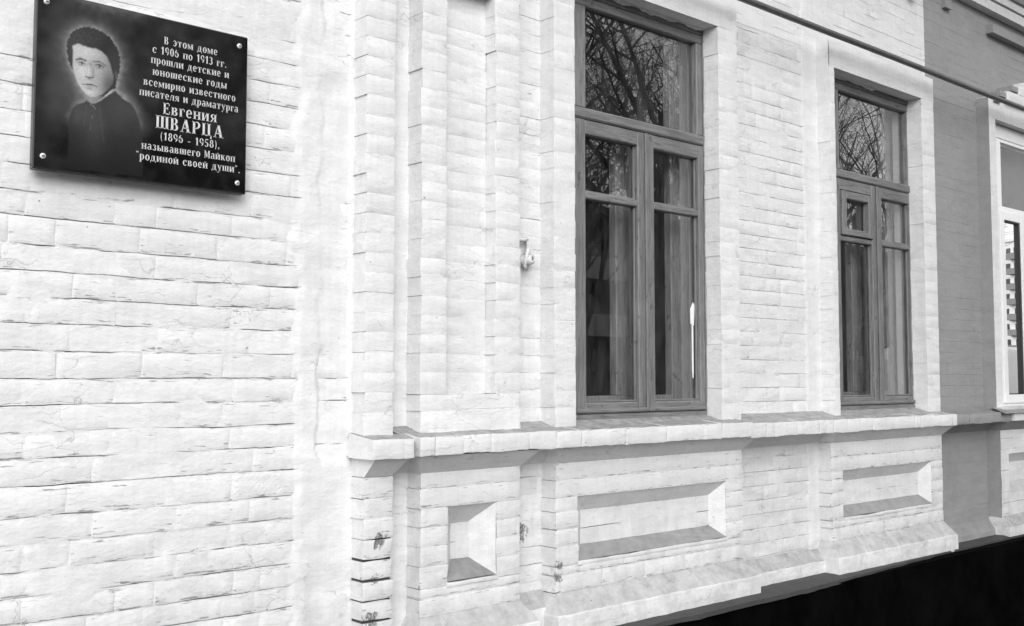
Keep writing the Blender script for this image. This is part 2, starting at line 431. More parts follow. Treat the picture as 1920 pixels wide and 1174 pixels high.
for i in range(len(LJ) - 1):
    zb, zt = LJ[i], LJ[i + 1]
    vj = None
    for k in range(len(JZ) - 1):
        if abs(JZ[k + 1] - zb) < 1e-3: vj = VJ[k]
    if vj is None:
        r_ = random.Random(i); x = .78 + r_.uniform(0, .2); vj = []
        while x < 1.8:
            vj.append(x); x += .258 if r_.random() < .72 else .129
    xs = [x for x in vj]
    x = xs[0]; k = 0
    while x > -1.2:
        x -= .258 if (k + i) % 3 else .13; xs.insert(0, x); k += 1
    x = xs[-1]
    xs = [q for q in xs if q < 2.0]
    if 2.085 - xs[-1] > .33: xs.append(xs[-1] + .255)
    xs.append(2.095)
    rows.append((zb, zt, xs))
def swell_left(x, z):
    s = 0.0
    # smooth plastered strip beside the pier
    if x > 1.78:
        e = 1.855 + .03 * nz(z * 6, 2, 1) + .018 * nz(z * 19, 5, 1)
        f = max(0, min(1, (x - e) / .035))
        # right-hand rim where broken courses still show
        g = 1.0
        if 1.955 + .02 * nz(z * 9, 7, 7) < x < 2.075 and z > 1.30:
            g = max(0, min(1, .42 + 1.1 * nz(x * 8, z * 9, 3.3)))
            g = min(g, .75)
        s = .0085 * f * g
        s += .0016 * f * nz(x * 16, 3, z * 12)
    s += .0040 * max(0, nz(x * 2.6, 11.0, z * 5.5) - .12) * 2.0
    # plaster over the courses beside and above the plaque
    if z > 2.25: s += .0035 * max(0, min(1, (z - 2.25) / .3)) * max(0, .45 + nz(x * 5, 4, z * 7))
    return s
for (zb, zt, xs) in rows:
    for a_, b_ in zip(xs[:-1], xs[1:]):
        if zt < .5: continue
        if abs(zb - 1.203) < 1e-3 and abs(a_ - 1.639) < 1e-3: pass
        if abs(zb - 1.203) < 1e-3 and abs(a_ - 1.639) < 1e-3:
            nb = MB(); n_, k_ = 62, 24; V = []
            for j in range(k_ + 1):
                for i in range(n_ + 1):
                    x = a_ + .004 + (.19) * i / n_; z = zb + .006 + (zt - zb - .012) * j / k_
                    e_ = min(1, j / 2, (k_ - j) / 2, i / 2, (n_ - i) / 6)
                    d_ = abs(math.sin((x * 1.0 + z) * 150 + nz(x * 20, z * 20, 1))) * abs(math.sin((x - z * 1.2) * 150 + nz(x * 20, z * 20, 5)))
                    V.append((x, W - .0005 - e_ * (.0006 + .0022 * d_ * (.5 + nz(x * 30, 1, z * 30))), z + warp(x, z)))
            nb.add(V, [(j * (n_ + 1) + i, j * (n_ + 1) + i + 1, (j + 1) * (n_ + 1) + i + 1, (j + 1) * (n_ + 1) + i) for j in range(k_) for i in range(n_)])
            o_ = part(nb, 'brick', M['white'], smooth=True); o_['label'] = 'brick with a raised net pattern on its face'
        tilt = rnd.uniform(-1, 1) * .0008
        brick('white', a_ + .003, b_ - .003, zb + .0028, zt - .003, W + tilt, W + .05, r=.0035, amp=.0012, jit=.0017, fine=True, ed=.9)
mb = MB(); sheet(mb, -1.6, 2.10, .45, TOP, W, LJ, swell_left, open_=.66, rec=.0014, amp=.0026, seed=1.5, step=.008, slit=.012, sg=.0030, ed=.9)
part(mb, 'wall_plaster', M['white'], smooth=True, crack=True)

# ---- generic projecting block column (pilaster faces, surrounds, base)
FC = .0702        # facade course height
def fj(z0, z1, ph=1.41): # joints of the facade courses
    k0 = math.ceil((z0 - ph) / FC); k1 = math.floor((z1 - ph) / FC)
    return [ph + FC * k for k in range(k0, k1 + 1)]
def stack(house, x0, x1, z0, z1, yf, yb=W, gap=.0012, split=None, r=.004, amp=.0010, jit=.0013, core=True, rec=.003, open_=.35, swell=None, seed=0, ph=1.41, coredark=None, crackw=1.0, step=.02, wob=.003):
    js = fj(z0, z1, ph)
    zs = [z0] + [j for j in js if z0 + .03 < j < z1 - .02] + [z1]
    for i in range(len(zs) - 1):
        xs = [x0]
        if split and (x1 - x0) > split * 1.3:
            off = (split * .5 if i % 2 else 0)
            x = x0 + (off if off else split)
            while x < x1 - .06: xs.append(x); x += split
        xs.append(x1)
        e0 = rnd.uniform(-wob, wob); e1 = rnd.uniform(-wob, wob)
        for k in range(len(xs) - 1):
            l = xs[k] + (gap if k else e0); rr = xs[k + 1] - (gap if k < len(xs) - 2 else e1)
            brick(house, l, rr, zs[i] + gap, zs[i + 1] - gap, yf + rnd.uniform(-1, 1) * amp * .6, yb, r=r, amp=amp, jit=jit, ed=(.95 if z1 < 1.3 else .15))
    if core:
        m_ = MB()
        sheet(m_, x0 + .004, x1 - .004, z0, z1, yf, js, swell, open_=open_, rec=rec, step=step, amp=.0012, seed=seed, crackw=crackw, slit=.006)
        part(m_, 'masonry_core', M[coredark or house], house, smooth=True, crack=True)
        m_ = MB(); m_.box(x0 + .006, x1 - .006, yf + .012, yb + .05, z0 + .001, z1 - .001)
        part(m_, 'masonry_core', M[coredark or house], house)

# pier at the edge of the left wall
stack('white', 2.092, 2.215, 1.396, TOP, 0, open_=.45, seed=2, r=.0022, amp=.0008, wob=.004, rec=.0006, gap=.0006)
stack('white', 2.092, 2.215, 1.04, 1.255, 0, open_=.8, seed=3, r=.004, amp=.002, gap=.0014, wob=.004, rec=.003, ph=1.04)
stack('white', 2.092, 2.215, .48, 1.04, 0, seed=3, r=.006, amp=.003, gap=.0036, jit=.003, wob=.006, rec=.009, coredark='ledge', ph=1.04)
# pilaster with a sunk panel
stack('white', 2.335, 2.452, 1.54, TOP, 0, seed=4, r=.0015, amp=.0005, open_=.3, wob=.004, rec=.0004, gap=.0004)
stack('white', 2.695, 2.822, 1.54, TOP, 0, seed=5, r=.002, amp=.0006, open_=.3, wob=.005, rec=.0005, gap=.0005)
stack('white', 2.335, 2.822, 1.396, 1.54, 0, seed=6, r=.0015, open_=.35, rec=.0004, gap=.0004, amp=.0005)
stack('white', 2.45, 2.697, 1.53, 3.10, .062, yb=W + .03, seed=7, open_=.3, r=.0012, wob=0, rec=.0003, gap=.0004, amp=.0004)
stack('white', 2.45, 2.697, 3.10, TOP, .0, seed=8, open_=.3)
def dress(mb_, x0, x1, z0, z1, y0, d=0.0):
    pass
# wall in the recesses between the projecting parts
mb = MB()
js = fj(.45, TOP)
sheet(mb, 2.20, 2.345, .45, TOP, W, [], None, rec=0, amp=.003, seed=21)
part(mb, 'wall_plaster', M['white'], smooth=True, crack=True)
for (xa, xb, sd_, op) in ((2.812, 3.03, 31, .42), (4.25, 5.12, 41, .60)):
    def sw(x, z, xa=xa, xb=xb):
        s = .0032 * max(0, nz(x * 4, 6.6 + xa, z * 4) + .1)
        if xa > 4 and x > 4.955 + .02 * nz(z * 8, 1, 1): s += .006
        return s
    mb = MB(); sheet(mb, xa, xb, .45, TOP, W, js, sw, open_=op + .1, rec=.0006, amp=.0011, seed=sd_, step=.011, slit=.004, crackw=.6, sg=.0022, ed=.6)
    part(mb, 'wall_plaster', M['white'], smooth=True, crack=True)
    for i in range(len(js) - 1):
        r_ = random.Random(i * 13 + sd_); x = xa - r_.uniform(0, .2)
        while x < xb:
            wdt = .262 if r_.random() < .7 else .131
            l, rr = max(x, xa), min(x + wdt, xb)
            if rr - l > .03:
                brick('white', l + .002, rr - .002, js[i] + .002, js[i + 1] - .002, W + rnd.uniform(-1, 1) * .0004, W + .04, r=.002, amp=.0007, jit=.002, ed=.6)
            x += wdt
# surround of the first window
S1 = (3.012, 4.262, 3.133, 4.112); S2 = (5.093, 6.265, 5.145, 6.112)
HEAD = 3.30
def surround(house, x0, x1, o0, o1, top, yf=0.0, seed=50, lj=.45):
    stack(house, x0, o0, 1.396, HEAD, yf, yb=W + .06, seed=seed, open_=lj - .2, r=.0008, rec=.0002, gap=.0002, wob=.002, amp=.0004)
    stack(house, o1, x1, 1.396, HEAD, yf, yb=W + .06, seed=seed + 1, open_=.2, r=.0007, rec=.0002, gap=.0002, wob=.0015, amp=.0003)
    # flat plastered head
    m_ = MB(); sheet(m_, x0, x1, HEAD - .002, top, yf, [], None, rec=-.001, amp=.0015, seed=seed + 2)
    part(m_, 'window_head', M[house], house, smooth=True, crack=True)
    m_ = MB(); m_.box(x0 + .001, x1 - .001, yf + .006, W + .06, HEAD, top - .001)
    part(m_, 'window_head', M[house], house)
surround('white', *S1, 3.445, seed=50)
surround('white', *S2, 3.445, seed=60)
# left return of surround 1 sits a little forward of the recess: plaster fillet
# upper wall zone above the surrounds
mb = MB(); ju = fj(3.3, TOP)
sheet(mb, 3.02, 6.335, 3.40, TOP, W, ju, lambda x, z: .0016 + .0022 * max(0, nz(x * 3, 2.2, z * 4)), open_=.6, rec=.0006, amp=.0011, seed=71, step=.015, slit=.006, crackw=.8, sg=.0022)
part(mb, 'wall_plaster', M['white'], smooth=True, crack=True)
for i in range(len(ju) - 1):
    if ju[i] < 3.44: continue
    r_ = random.Random(i * 7); x = 3.03 - r_.uniform(0, .2)
    while x < 6.33:
        wdt = .262 if r_.random() < .7 else .131
        l, rr = max(x, 3.03), min(x + wdt, 6.332)
        if rr - l > .03 and not (4.26 < (l + rr) / 2 < 5.09):
            brick('white', l + .0016, rr - .0016, ju[i] + .002, ju[i + 1] - .002, W + rnd.uniform(-1, 1) * .0004, W + .04, r=.002, amp=.0007, jit=.0015, ed=.6)
        x += wdt
# small console at the very top of the white wall
mb = MB(); mb.box(6.10, 6.17, .02, W + .02, 3.955, 4.05)
part(mb, 'cornice_console', M['white'])

# ---- sill course, corbel under it
def sill(house, x0, x1, yf, z0=1.325, z1=1.392, seed=0):
    r_ = random.Random(seed); x = x0
    while x < x1 - .01:
        w_ = r_.choice([.066, .131, .131, .262]); nx_ = min(x + w_, x1)
        if x1 - nx_ < .04: nx_ = x1
        brick(house, x + .0005, nx_ - .0005, z0 + r_.uniform(-.002, .002), z1 + r_.uniform(-.0015, .0015), yf + r_.uniform(-.0015, .0015), .06, name='sill_brick', r=.006, amp=.0018, jit=.0018, drop=.018, fine=True, ed=.35)
        x = nx_
    m_ = MB(); m_.frustum((x0 + .004, x1 - .004, yf + .01, W + .04, z0 + .005), (x0 + .004, x1 - .004, yf + .012, W + .04, z1 + .001))
    part(m_, 'sill_core', M[house], house)
sill('white', 2.068, 2.246, -.088, 1.321, 1.388, 1)
sill('white', 2.272, 2.935, -.086, seed=2)
sill('white', 2.935, 4.215, -.100, seed=3)
sill('white', 4.215, 6.302, -.086, 1.318, 1.384, 4)
# levelled mortar bed on top of the sill between openings
mb = MB()
def slab(mb_, x0, x1, y0, z0, y1, z1, seed, step=.03):
    xs = list(np.arange(x0, x1, step)) + [x1]; V = []; n = len(xs)
    prof = [(y0, z0 - .008), (y0, z0)] + [(y0 + (y1 - y0) * t, z0 + (z1 - z0) * t) for t in (.25, .5, .75, 1)]
    for (yy, zz) in prof:
        for x in xs: V.append((x, yy + nz(x * 8, yy * 20, seed) * .003, zz + nz(x * 9, yy * 30, seed + 1) * .0025))
    F = [(j * n + i, j * n + i + 1, (j + 1) * n + i + 1, (j + 1) * n + i) for j in range(len(prof) - 1) for i in range(n - 1)]
    mb_.add(V, F)
slab(mb, 2.24, 6.27, -.045, 1.387, .13, 1.436, 3)
part(mb, 'sill_bed', M['white'], smooth=True)

def corbel(house, x0, x1, z0=1.256, z1=1.3225, out=.072, side=.05, yf=0.0, l=1, r=1):
    m_ = MB(); m_.frustum((x0, x1, yf, W + .02, z0), (x0 - side * l, x1 + side * r, yf - out, W + .02, z1))
    o = part(m_, 'corbel', M[house], house)
corbel('white', 2.094, 2.213, side=.024, l=.1)
corbel('white', 2.337, 2.820)
corbel('white', 3.020, 4.258, side=.045)
corbel('white', 5.052, 6.268, side=.05)
def rcorbel(house, x0, x1, z0=1.253, z1=1.322):
    m_ = MB(); m_.add([(x0, W + .01, z0 - .004), (x1, W + .01, z0 - .004), (x1, W - .001, z0), (x0, W - .001, z0), (x1, -.012, z1), (x0, -.012, z1), (x1, -.07, z1 + .002), (x0, -.07, z1 + .002)],
                      [(0, 1, 2, 3), (3, 2, 4, 5), (5, 4, 6, 7)])
    part(m_, 'corbel', M[house], house)
for xa, xb in ((2.213, 2.337), (2.82, 3.02), (4.258, 5.052)): rcorbel('white', xa, xb)

# ---- base blocks with sunk panels
def base_block(house, x0, x1, n0, n1, zn0, zn1, depth, inset, seed, split=None):
    stack(house, x0, n0, zn0, zn1, 0, seed=seed, open_=.7, gap=.0012, r=.005, wob=.004, rec=.0016)
    stack(house, n1, x1, zn0, zn1, 0, seed=seed + 1, open_=.5, gap=.0008, r=.003, wob=.003, rec=.0008)
    stack(house, x0, x1, zn1, 1.257, 0, seed=seed + 2, open_=.45, split=None, r=.005, ph=zn1, rec=.001, gap=.0008)
    stack(house, x0, x1, .735, zn0, 0, seed=seed + 3, open_=.68, split=split, r=.006, ph=.735, gap=.003, rec=.003)
    # niche: back and four splayed sides
    a0, a1, b0, b1 = n0 + inset, n1 - inset, zn0 + inset, zn1 - inset
    m_ = MB(); sheet(m_, a0 - .002, a1 + .002, b0 - .002, b1 + .002, depth, [b0 + (b1 - b0) * t for t in (.45,)], None, rec=0, open_=.45, amp=.0018, seed=seed + 4)
    part(m_, 'sunk_panel', M[house], house, smooth=True, crack=True)
    def quad(p, q, r_, s_, nm):
        n = 14; k = 4; V = []
        for j in range(k + 1):
            for i in range(n + 1):
                u, v = i / n, j / k
                A = Vector(p).lerp(Vector(q), u); B = Vector(s_).lerp(Vector(r_), u); c = A.lerp(B, v)
                e_ = 0 if (j in (0, k) or i in (0, n)) else 1
                V.append((c.x, c.y + nz(c.x * 20, c.z * 30, seed) * .0015 * e_, c.z + nz(c.x * 17, c.z * 20, seed + 3) * .002 * (1 if j < k else 0.6)))
        F = [(j * (n + 1) + i, j * (n + 1) + i + 1, (j + 1) * (n + 1) + i + 1, (j + 1) * (n + 1) + i) for j in range(k) for i in range(n)]
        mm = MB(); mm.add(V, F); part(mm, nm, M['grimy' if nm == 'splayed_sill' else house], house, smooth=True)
    D = depth
    quad((n0, .006, zn1), (n1, .006, zn1), (a1, D, b1), (a0, D, b1), 'splayed_soffit')
    quad((a0, D, b0), (a1, D, b0), (n1, .002, zn0 + .012), (n0, .002, zn0 + .012), 'splayed_sill')
    quad((n1, .004, zn0), (n1, .004, zn1), (a1, D, b1), (a1, D, b0), 'splayed_side')
    quad((n0, .004, zn1), (n0, .004, zn0), (a0, D, b0), (a0, D, b1), 'splayed_side')
    brick(house, n0 - .002, n1 + .004, zn0 - .006, zn0 + .010, -.004, .02, name='panel_lip', r=.004, amp=.002, jit=.003)
def flare(house, x0, x1, yf=0.0, z2=.735, z1=.66, z0=.565, out=.062, side=.05, l=1, r=1):
    # one course of splayed bricks
    x = x0; w_ = (x1 - x0)
    n = max(1, round(w_ / .13)); cells = []
    for i in range(n):
        t0, t1 = i / n, (i + 1) / n
        cells.append((t0, t1))
    X0, X1 = x0 - side * l, x1 + side * r
    nn = max(4, int(w_ / .03)); V = []
    prof = [(0, 0, yf + .004, z2 + .004), (0, 0, yf, z2), (.5, .5, yf - out * .5, (z1 + z2) / 2), (.93, .93, yf - out * .95, z1 + .004), (1, 1, yf - out, z1 - .003), (1, 1, yf - out - .002, (z1 + z0) / 2), (1, 1, yf - out, z0), (1, 1, yf + .06, z0 - .002)]
    for j, (s_, _, yy, zz) in enumerate(prof):
        for i in range(nn + 1):
            t = i / nn; x = (x0 + (X0 - x0) * s_) * (1 - t) + (x1 + (X1 - x1) * s_) * t
            V.append((x, yy + nz(x * 13, zz * 20, 2) * .003, zz + nz(x * 11, zz * 9, 5) * (.004 if 1 < j < 7 else .0)))
    F = [(j * (nn + 1) + i, (j + 1) * (nn + 1) + i, (j + 1) * (nn + 1) + i + 1, j * (nn + 1) + i + 1) for j in range(len(prof) - 1) for i in range(nn)]
    # side cheeks
    for i, d in ((0, 1), (nn, -1)):
        ids = [j * (nn + 1) + i for j in range(1, len(prof) - 1)]
        back = []
        for k in ids:
            V.append((V[k][0], W + .02, V[k][2])); back.append(len(V) - 1)
        for k in range(len(ids) - 1):
            f = (ids[k], back[k], back[k + 1], ids[k + 1]); F.append(f if d == 1 else tuple(reversed(f)))
    m_ = MB(); m_.add(V, F); part(m_, 'plinth_course', M[house], house, smooth=False)
base_block('white', 2.338, 2.822, 2.462, 2.70, .842, 1.127, .078, .075, 100)
base_block('white', 3.018, 4.262, 3.146, 4.136, .842, 1.115, .056, .066, 110, split=.27)
base_block('white', 5.05, 6.27, 5.16, 6.135, .845, 1.105, .056, .064, 120, split=.27)
flare('white', 2.338, 2.822, z2=.738, z1=.66)
flare('white', 3.018, 4.262)
flare('white', 5.05, 6.27, z2=.738, z1=.66)
flare('white', 4.262, 5.05, yf=W, z2=.705, z1=.640, out=.064, side=0)
flare('white', 2.822, 3.018, yf=W, z2=.745, z1=.68, out=.062, side=0)

# ------------------------------------------------------------------ grey building to the right
def wall_joints(x0, x1, z0, z1, house, seed, op=.45, yb=W):
    js_ = fj(z0, z1)
    m_ = MB(); sheet(m_, x0, x1, z0, z1, yb, js_, lambda x, z: .0012 + .002 * max(0, nz(x * 3, 8.2, z * 4)), open_=op + .25, rec=.0002, amp=.0008, seed=seed, step=.016, crackw=.25, slit=.002, sg=.0012)
    part(m_, 'wall_plaster', M[house], house, smooth=True, crack=True)
    for i in range(len(js_) - 1):
        r_ = random.Random(i * 17 + seed); x = x0 - r_.uniform(0, .2)
        while x < x1:
            wdt = .262 if r_.random() < .7 else .131
            l, rr = max(x, x0), min(x + wdt, x1)
            if rr - l > .03:
                brick(house, l + .001, rr - .001, js_[i] + .001, js_[i + 1] - .001, yb + rnd.uniform(-1, 1) * .0003, yb + .04, r=.002, amp=.0005, jit=.0015, ed=.75)
            x += wdt
wall_joints(6.271, 7.06, .45, 3.46, 'grey', 200)
mb = MB(); mb.box(6.27, 6.275, .02, W + .01, 3.4, 3.45)
wall_joints(6.335, 9.6, 3.46, 4.24, 'grey', 210)
# grey left return of the white surround
S3 = (7.035, 8.35, 7.13, 8.2)
def return_face(x, z0, z1, y0, y1, house):
    m_ = MB(); n = int((z1 - z0) / .03); V = []
    for i in range(n + 1):
        z = z0 + (z1 - z0) * i / n
        for k, yy in enumerate((y0, (y0 + y1) / 2, y1)):
            V.append((x + nz(z * 17, k, 3) * .004 - (.0 if k else -.0), yy, z))
    F = [(i * 3 + k, (i + 1) * 3 + k, (i + 1) * 3 + k + 1, i * 3 + k + 1) for i in range(n) for k in range(2)]
    m_.add(V, F); part(m_, 'side_return', M[house], house, smooth=True)
return_face(7.028, 1.36, 3.47, -.0015, W + .01, 'grey')
return_face(7.063, .60, 1.26, -.0015, W + .01, 'grey')
for (x0, x1) in ((7.034, 7.13), (8.2, 8.35)):
    mb = MB(); sheet(mb, x0 - .004, x1, 1.40, HEAD + .04, 0, [], None, rec=0, amp=.0022, seed=x0); part(mb, 'window_surround', M['white'], 'grey', smooth=True, crack=True)
    mb = MB(); mb.box(x0, x1 - .001, .006, W + .06, 1.40, HEAD + .04); part(mb, 'window_surround', M['white'], 'grey')
mb = MB(); sheet(mb, 7.03, 8.35, HEAD + .038, 3.475, 0, [], None, rec=0, amp=.0022, seed=5); part(mb, 'window_head', M['white'], 'grey', smooth=True, crack=True)
mb = MB(); mb.box(7.034, 8.349, .006, W + .06, HEAD + .04, 3.474); part(mb, 'window_head', M['white'], 'grey')
# stepped hood over the plastic window
for i, (xa, za, zb_) in enumerate(((7.27, 3.477, 3.548), (7.46, 3.549, 3.612), (7.62, 3.613, 3.68))):
    brick('grey', xa, 8.3 - .15 * i, za, zb_, -.03, W, name='hood_brick', r=.003, amp=.001)
for (xa, xb, za, zb_) in ((7.17, 7.268, 3.500, 3.535), (7.36, 7.458, 3.57, 3.605), (7.10, 7.19, 3.455, 3.476)):
    mb = MB(); mb.box(xa, xb, -.02, W, za, zb_); part(mb, 'hood_step', M['grey'], 'grey')
HOODW = True
# sill, base of the grey building
sill('grey', 6.304, 7.10, -.07, 1.318, 1.378, 8)
corbel('grey', 7.068, 8.35, side=.03)
rcorbel('grey', 6.268, 7.068)
flare('grey', 6.27, 7.068, yf=W, z2=.68, z1=.62, out=.055, side=0, z0=.548)
# white base block under the plastic window
def wbase():
    for (x0, x1, z0, z1) in ((7.07, 7.19, .60, 1.257), (8.2, 8.35, .60, 1.257), (7.19, 8.2, 1.10, 1.257), (7.19, 8.2, .60, .845)):
        js_ = fj(z0, z1); m_ = MB(); sheet(m_, x0, x1, z0, z1, 0, js_, None, rec=0, open_=.5, amp=.0022, seed=x0 + z0); part(m_, 'base_facing', M['white'], 'grey', smooth=True, crack=True)
        m_ = MB(); m_.box(x0 + .001, x1 - .001, .008, W + .05, z0 + .001, z1 - .001); part(m_, 'base_facing', M['white'], 'grey')
    m_ = MB(); D = .056; i_ = .064
    n0, n1, z0, z1 = 7.19, 8.2, .845, 1.10; a0, a1, b0, b1 = n0 + i_, n1 - i_, z0 + i_, z1 - i_
    m_.add([(n0, .004, z0), (n1, .004, z0), (n1, .004, z1), (n0, .004, z1), (a0, D, b0), (a1, D, b0), (a1, D, b1), (a0, D, b1)], [(0, 1, 5, 4), (1, 2, 6, 5), (2, 3, 7, 6), (3, 0, 4, 7), (4, 5, 6, 7)])
    part(m_, 'sunk_panel', M['white'], 'grey')
wbase()
mb = MB(); mb.frustum((7.03, 8.40, -.062, W, .56), (7.03, 8.40, -.062, W, .64)); mb.frustum((7.03, 8.40, -.062, W, .641), (7.07, 8.35, .0, W, .70)); part(mb, 'plinth_course', M['white'], 'grey')
mb = MB(); mb.box(7.10, 8.45, -.085, .05, 1.322, 1.385); part(mb, 'sill_band', M['white'], 'grey')
# cornice of the grey building
mb = MB(); mb.box(6.5, 9.6, .025, W + .02, 4.10, 4.165); part(mb, 'cornice_band', M['white'], 'grey')
mb = MB(); mb.box(6.5, 9.6, .010, W + .02, 4.172, 4.23); part(mb, 'cornice_band', M['white'], 'grey')
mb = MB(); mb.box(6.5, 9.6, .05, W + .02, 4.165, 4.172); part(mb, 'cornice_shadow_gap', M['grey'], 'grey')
mb = MB(); mb.box(6.28, 9.6, -.01, W + .02, 4.23, 4.6); part(mb, 'cornice_band', M['grey'], 'grey')
# lower projecting band that ends at a stepped dentil
mb = MB(); mb.box(7.21, 9.6, .035, W + .02, 3.958, 4.02); part(mb, 'cornice_band', M['grey'], 'grey')
mb = MB(); mb.box(6.58, 6.66, .055, W + .02, 3.99, 4.10); part(mb, 'dentil', M['grey'], 'grey')

# ------------------------------------------------------------------ bricks become objects (largest in view) or one joined mesh
def make_bricks(house, limit=290):
    items = []
    for b in BR[house]:
        name, x0, x1, z0, z1, yf, yb, k = b
        s = seen(((x0 + x1) / 2, yf, (z0 + z1) / 2)); pr = 0
        if s and abs(s[0]) < 1.03 and abs(s[1]) < 1.03: pr = (x1 - x0) * (z1 - z0) / s[2] ** 2
        items.append((pr, b))
    order = sorted(range(len(items)), key=lambda i: -items[i][0])
    keep = set(i for i in order[:limit] if items[i][0] > 0)
    far = MB(); farw = MB()
    for i, (pr, b) in enumerate(items):
        name, x0, x1, z0, z1, yf, yb, k = b
        V, F, E_ = brick_geo(x0, x1, z0, z1, yf, yb, **k)
        mm = M['white'] if name == 'hood_brick' else M[house]
        if i in keep:
            m_ = MB(); m_.add(V, F, None, E_); o = m_.build(name, mm, HOUSE[house], True); sharpen(o.data)
        else: (farw if name == 'hood_brick' else far).add(V, F, None, E_)
    if far.v: o = tag(far.build('brickwork', M[house], HOUSE[house], True), kind='stuff'); sharpen(o.data)
    if farw.v: tag(farw.build('hood_brickwork', M['white'], HOUSE[house], True), kind='stuff')
make_bricks('white'); make_bricks('grey', 150)

# solid building mass behind the facade, with the rooms cut out
def mass(house, x0, x1, y0, y1, z0, z1, nm='wall_mass'):
    m_ = MB(); m_.box(x0, x1, y0, y1, z0, z1); part(m_, nm, M['room'], house)
for (x0, x1) in ((-1.6, 3.10), (4.16, 5.12), (6.2, 6.27)): mass('white', x0, x1, .16, .5, .0, TOP)
for (x0, x1) in ((3.10, 4.16), (5.12, 6.2)):
    mass('white', x0, x1, .16, .5, 0, 1.44); mass('white', x0, x1, .16, .5, 3.30, TOP)
mass('grey', 6.275, 7.12, .16, .5, 0, TOP); mass('grey', 8.24, 9.6, .16, .5, 0, TOP); mass('grey', 7.12, 8.24, .16, .5, 0, 1.40); mass('grey', 7.12, 8.24, .16, .5, 3.36, TOP)
mb = MB()   # room shell
for q in ((-1.6, 6.27, .5, 3.5, .6, .62), (-1.6, 6.27, .5, 3.5, 4.0, 4.02), (-1.6, 6.27, 3.5, 3.52, .6, 4.0), (6.265, 6.27, .5, 3.5, .6, 4.0), (-1.6, -1.58, .5, 3.5, .6, 4.0)): mb.box(*q)
part(mb, 'room_shell', M['room'])
mb = MB()
for q in ((6.28, 9.6, .5, 3.5, .6, .62), (6.28, 9.6, .5, 3.5, 4.0, 4.02), (6.28, 9.6, 3.5, 3.52, .6, 4.0), (9.58, 9.6, .5, 3.5, .6, 4.0)): mb.box(*q)
part(mb, 'room_shell', M['room'], 'grey')
mb = MB(); mb.box(-1.8, 9.8, -.5, 6, TOP, TOP + .1); part(mb, 'eaves', M['grey'])

